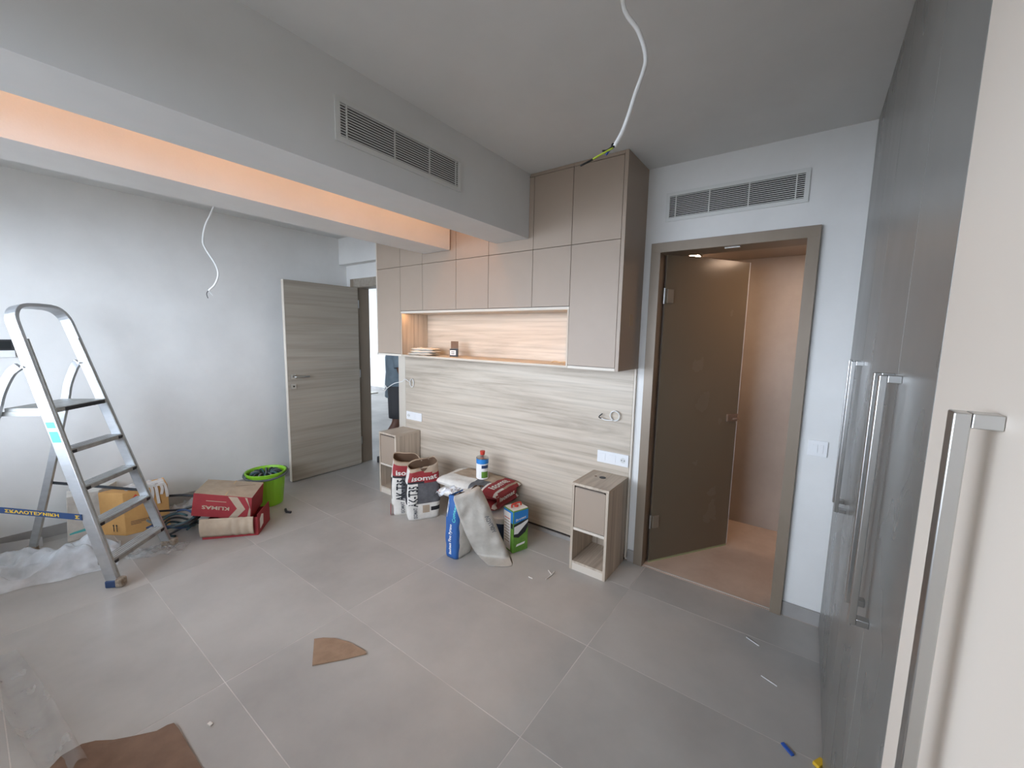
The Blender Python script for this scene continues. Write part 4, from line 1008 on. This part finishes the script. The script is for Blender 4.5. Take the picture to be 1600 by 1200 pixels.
# ------------------------------------------------------------------ things in the niche
nzf = nz0 + .0165
t = thing('paper_stack', 'small pile of white plastic-wrapped packets in the lit niche', 'packets', (-2.76, 2.46, nzf), 'niche contents')
for k, (c_, w_, l_, ra) in enumerate((((-2.765, 2.45, nzf + .011), .26, .15, .25), ((-2.745, 2.455, nzf + .032), .24, .14, .32), ((-2.755, 2.46, nzf + .053), .23, .13, .2))):
    pillow(t, c_, (math.cos(ra), math.sin(ra), 0), w_, l_, .020, ['paper_white'], lambda x, y, s: 0, seed=60 + k, name='packet', nu=14, nv=10)
t = thing('small_carton', 'little black carton with an open lid in the lit niche', 'box', (-2.44, 2.49, nzf))
cu_, cv_ = Vector((.80, .60, 0)), Vector((-.60, .80, 0)); co = Vector((-2.442, 2.50, nzf))
for s0, s1, nm in ((-1, -1, 'front_wall'), (1, 1, 'back_wall')):
    MB().obox(co + cv_ * .030 * s0 + Vector((0, 0, .033)), cu_ * .033, cv_ * .001, (0, 0, .033)).build(nm, 'black_plastic', t)
for s0 in (-1, 1): MB().obox(co + cu_ * .032 * s0 + Vector((0, 0, .033)), cv_ * .028, cu_ * .001, (0, 0, .033)).build('side_wall', 'black_plastic', t)
MB().obox(co + Vector((0, 0, .0015)), cu_ * .031, cv_ * .029, (0, 0, .001)).build('bottom', 'black_plastic', t)
MB().obox(co + cv_ * .034 + Vector((0, 0, .098)), cu_ * .032, cv_ * .001, (0, 0, .031)).build('lid_flap', 'kraft_brown', t)
lb_ = MB().obox(co - cv_ * .0318 - cu_ * .006 + Vector((0, 0, .034)), cu_ * .024, cv_ * .0004, (0, 0, .020)).build('white_label', 'print_white', t)
for zz in (.025, .040): MB().obox(co - cv_ * .0325 - cu_ * .006 + Vector((0, 0, zz)), cu_ * .014, cv_ * .0003, (0, 0, .003)).build('printed_line', 'print_black', lb_)
t = thing('metal_bracket', 'tiny brass-coloured bracket lying at the end of the lit niche', 'bracket', (-1.44, 2.52, nzf))
MB().tube([(-1.48, 2.50, nzf + .005), (-1.46, 2.51, nzf + .012), (-1.42, 2.52, nzf + .006), (-1.38, 2.51, nzf + .012)], .004, 6).build('rod', 'kraft', t)
MB().obox((-1.375, 2.51, nzf + .008), (.012, 0, 0), (0, .008, 0), (0, 0, .006)).build('tab', 'kraft', t)

# ------------------------------------------------------------------ person in the hall
PC = Vector((-4.085, 3.19, 0)); pf_ = Vector((.62, .78, 0)); ps = Vector((.78, -.62, 0))   # facing, right-hand side
def pp(f, s, z): return PC + pf_ * f + ps * s + Vector((0, 0, z))
per = thing('person', 'person in a grey T-shirt and dark shorts walking in the hall beyond the doorway', 'person', PC)
joints = {
 'pelvis': (pp(0, 0, .93), .125), 'belly': (pp(.01, 0, 1.08), .120), 'chest': (pp(.02, 0, 1.30), .135), 'neck': (pp(.03, 0, 1.46), .058), 'head0': (pp(.05, 0, 1.54), .075), 'head1': (pp(.06, 0, 1.62), .088), 'head2': (pp(.05, 0, 1.70), .07),
 'nose': (pp(.155, 0, 1.60), .014),
 'hipL': (pp(0, -.09, .88), .095), 'kneeL': (pp(.10, -.09, .49), .058), 'calfL': (pp(.06, -.09, .34), .055), 'ankL': (pp(.03, -.09, .09), .038), 'toeL': (pp(.19, -.10, .035), .034),
 'hipR': (pp(0, .09, .88), .095), 'kneeR': (pp(-.01, .09, .49), .058), 'calfR': (pp(-.10, .09, .34), .056), 'ankR': (pp(-.20, .09, .11), .038), 'toeR': (pp(-.06, .10, .034), .033),
 'shL': (pp(.02, -.18, 1.39), .062), 'elL': (pp(.0, -.24, 1.11), .043), 'wrL': (pp(.12, -.23, .90), .030), 'haL': (pp(.16, -.225, .84), .034),
 'shR': (pp(.02, .18, 1.39), .062), 'elR': (pp(.04, .24, 1.11), .043), 'wrR': (pp(.20, .22, .96), .030), 'haR': (pp(.25, .215, .92), .034)}
edges = [('pelvis', 'belly'), ('belly', 'chest'), ('chest', 'neck'), ('neck', 'head0'), ('head0', 'head1'), ('head1', 'head2'), ('head1', 'nose'), ('pelvis', 'hipL'), ('hipL', 'kneeL'), ('kneeL', 'calfL'), ('calfL', 'ankL'), ('ankL', 'toeL'),
         ('pelvis', 'hipR'), ('hipR', 'kneeR'), ('kneeR', 'calfR'), ('calfR', 'ankR'), ('ankR', 'toeR'), ('chest', 'shL'), ('shL', 'elL'), ('elL', 'wrL'), ('wrL', 'haL'), ('chest', 'shR'), ('shR', 'elR'), ('elR', 'wrR'), ('wrR', 'haR')]
for sd_ in 'LR':
    hp_, wp_ = joints['ha' + sd_][0], joints['wr' + sd_][0]; dr_ = (hp_ - wp_).normalized(); lat = pf_.cross(dr_).normalized(); acr = dr_.cross(lat).normalized()
    for k, (off_, ln_) in enumerate(((-.030, .055), (-.010, .068), (.010, .072), (.030, .064))):
        b_ = hp_ + dr_ * .025 + acr * off_
        joints[f'f{sd_}{k}a'] = (b_ + dr_ * ln_ * .5, .0095); joints[f'f{sd_}{k}b'] = (b_ + dr_ * ln_ * .95 + lat * .014, .008)
        edges += [('ha' + sd_, f'f{sd_}{k}a'), (f'f{sd_}{k}a', f'f{sd_}{k}b')]
    joints[f't{sd_}a'] = (hp_ + acr * .048 + dr_ * .005, .011); joints[f't{sd_}b'] = (hp_ + acr * .060 + dr_ * .035, .009)
    edges += [('ha' + sd_, f't{sd_}a'), (f't{sd_}a', f't{sd_}b')]
keys = list(joints)
me = bpy.data.meshes.new('body'); me.from_pydata([joints[k][0] - PC for k in keys], [(keys.index(a_), keys.index(b_)) for a_, b_ in edges], [])
me.materials.append(M['skin'])
bo = bpy.data.objects.new('body', me); col.objects.link(bo); bo.parent = per; ORG[bo] = PC.copy()
sm_ = bo.modifiers.new('skin', 'SKIN'); sm_.use_smooth_shade = True
for k, sv in zip(keys, me.skin_vertices[0].data): sv.radius = (joints[k][1],) * 2
me.skin_vertices[0].data[0].use_root = True
ss = bo.modifiers.new('sub', 'SUBSURF'); ss.levels = 2; ss.render_levels = 2
def cloth_tube(name, sects, m, n=24):
    def fn(u, v):
        x = v * (len(sects) - 1); i = min(int(x), len(sects) - 2); q = x - i
        c_ = sects[i][0].lerp(sects[i + 1][0], q); a_ = sects[i][1] + (sects[i + 1][1] - sects[i][1]) * q; b_ = sects[i][2] + (sects[i + 1][2] - sects[i][2]) * q
        an = 2 * math.pi * u; k = 1 + .035 * noise.noise((math.cos(an) * 2, math.sin(an) * 2, v * 5))
        return c_ + ps * (math.cos(an) * a_ * k) + pf_ * (math.sin(an) * b_ * k)
    return MB().grid(fn, n, 20, 0, close=True).build(name, m, bo, smooth=True, solid=.006)
cloth_tube('t_shirt', [(pp(0, 0, .795), .185, .150), (pp(.005, 0, .95), .182, .152), (pp(.01, 0, 1.10), .175, .145), (pp(.015, 0, 1.28), .195, .155), (pp(.02, 0, 1.41), .20, .125), (pp(.03, 0, 1.475), .09, .085)], 'shirt')
for sd_, sg in (('L', -1), ('R', 1)):
    a_, b_ = joints['sh' + sd_][0], joints['el' + sd_][0]
    MB().tube([a_.lerp(b_, q) for q in (-.05, .2, .5, .8)], .07, 14, cap=False, rs=[.078, .078, .074, .072]).build('sleeve', 'shirt', bo, smooth=True, solid=.005)
    h_, k_ = joints['hip' + sd_][0], joints['knee' + sd_][0]
    MB().tube([h_ + Vector((0, 0, .06)), h_.lerp(k_, .25), h_.lerp(k_, .6), h_.lerp(k_, .86)], .1, 16, cap=False, rs=[.118, .112, .104, .098]).build('shorts_leg', 'shorts', bo, smooth=True, solid=.005)
    an_, to_ = joints['ank' + sd_][0], joints['toe' + sd_][0]
    fz = Vector((an_.x, an_.y, .03)) - pf_ * .05
    MB().tube([fz, (fz + to_) / 2, to_ + pf_ * .03], .04, 12, rs=[.040, .046, .036]).build('shoe', 'shoe', bo, smooth=True)
cloth_tube('shorts', [(pp(0, 0, .80), .175, .130), (pp(0, 0, .90), .172, .140), (pp(0, 0, 1.0), .160, .135)], 'shorts')
hd_ = pp(.035, 0, 1.665)
MB().grid(lambda u, v: hd_ + Vector((0, 0, .085 * math.cos(v * 1.75))) + (ps * math.cos(2 * math.pi * u) * .098 + pf_ * (math.sin(2 * math.pi * u) * .108 - .012)) * math.sin(v * 1.75), 24, 10, 0, close=True).build('hair', 'hair', bo, smooth=True)
for sg in (-1, 1):
    e_ = pp(.128, .032 * sg, 1.625)
    MB().lathe([(.001, -.010), (.009, -.006), (.011, 0), (.009, .006), (.001, .010)], e_, 10).build('eye', 'print_white', bo, smooth=True)
    MB().lathe([(.001, -.032), (.012, -.022), (.016, 0), (.014, .02), (.001, .032)], pp(.045, .094 * sg, 1.61), 10).build('ear', 'skin', bo, smooth=True)
MB().obox(pp(.128, 0, 1.555), ps * .024, pf_ * .006, (0, 0, .006)).build('mouth', 'red_print', bo, bevel=.004)
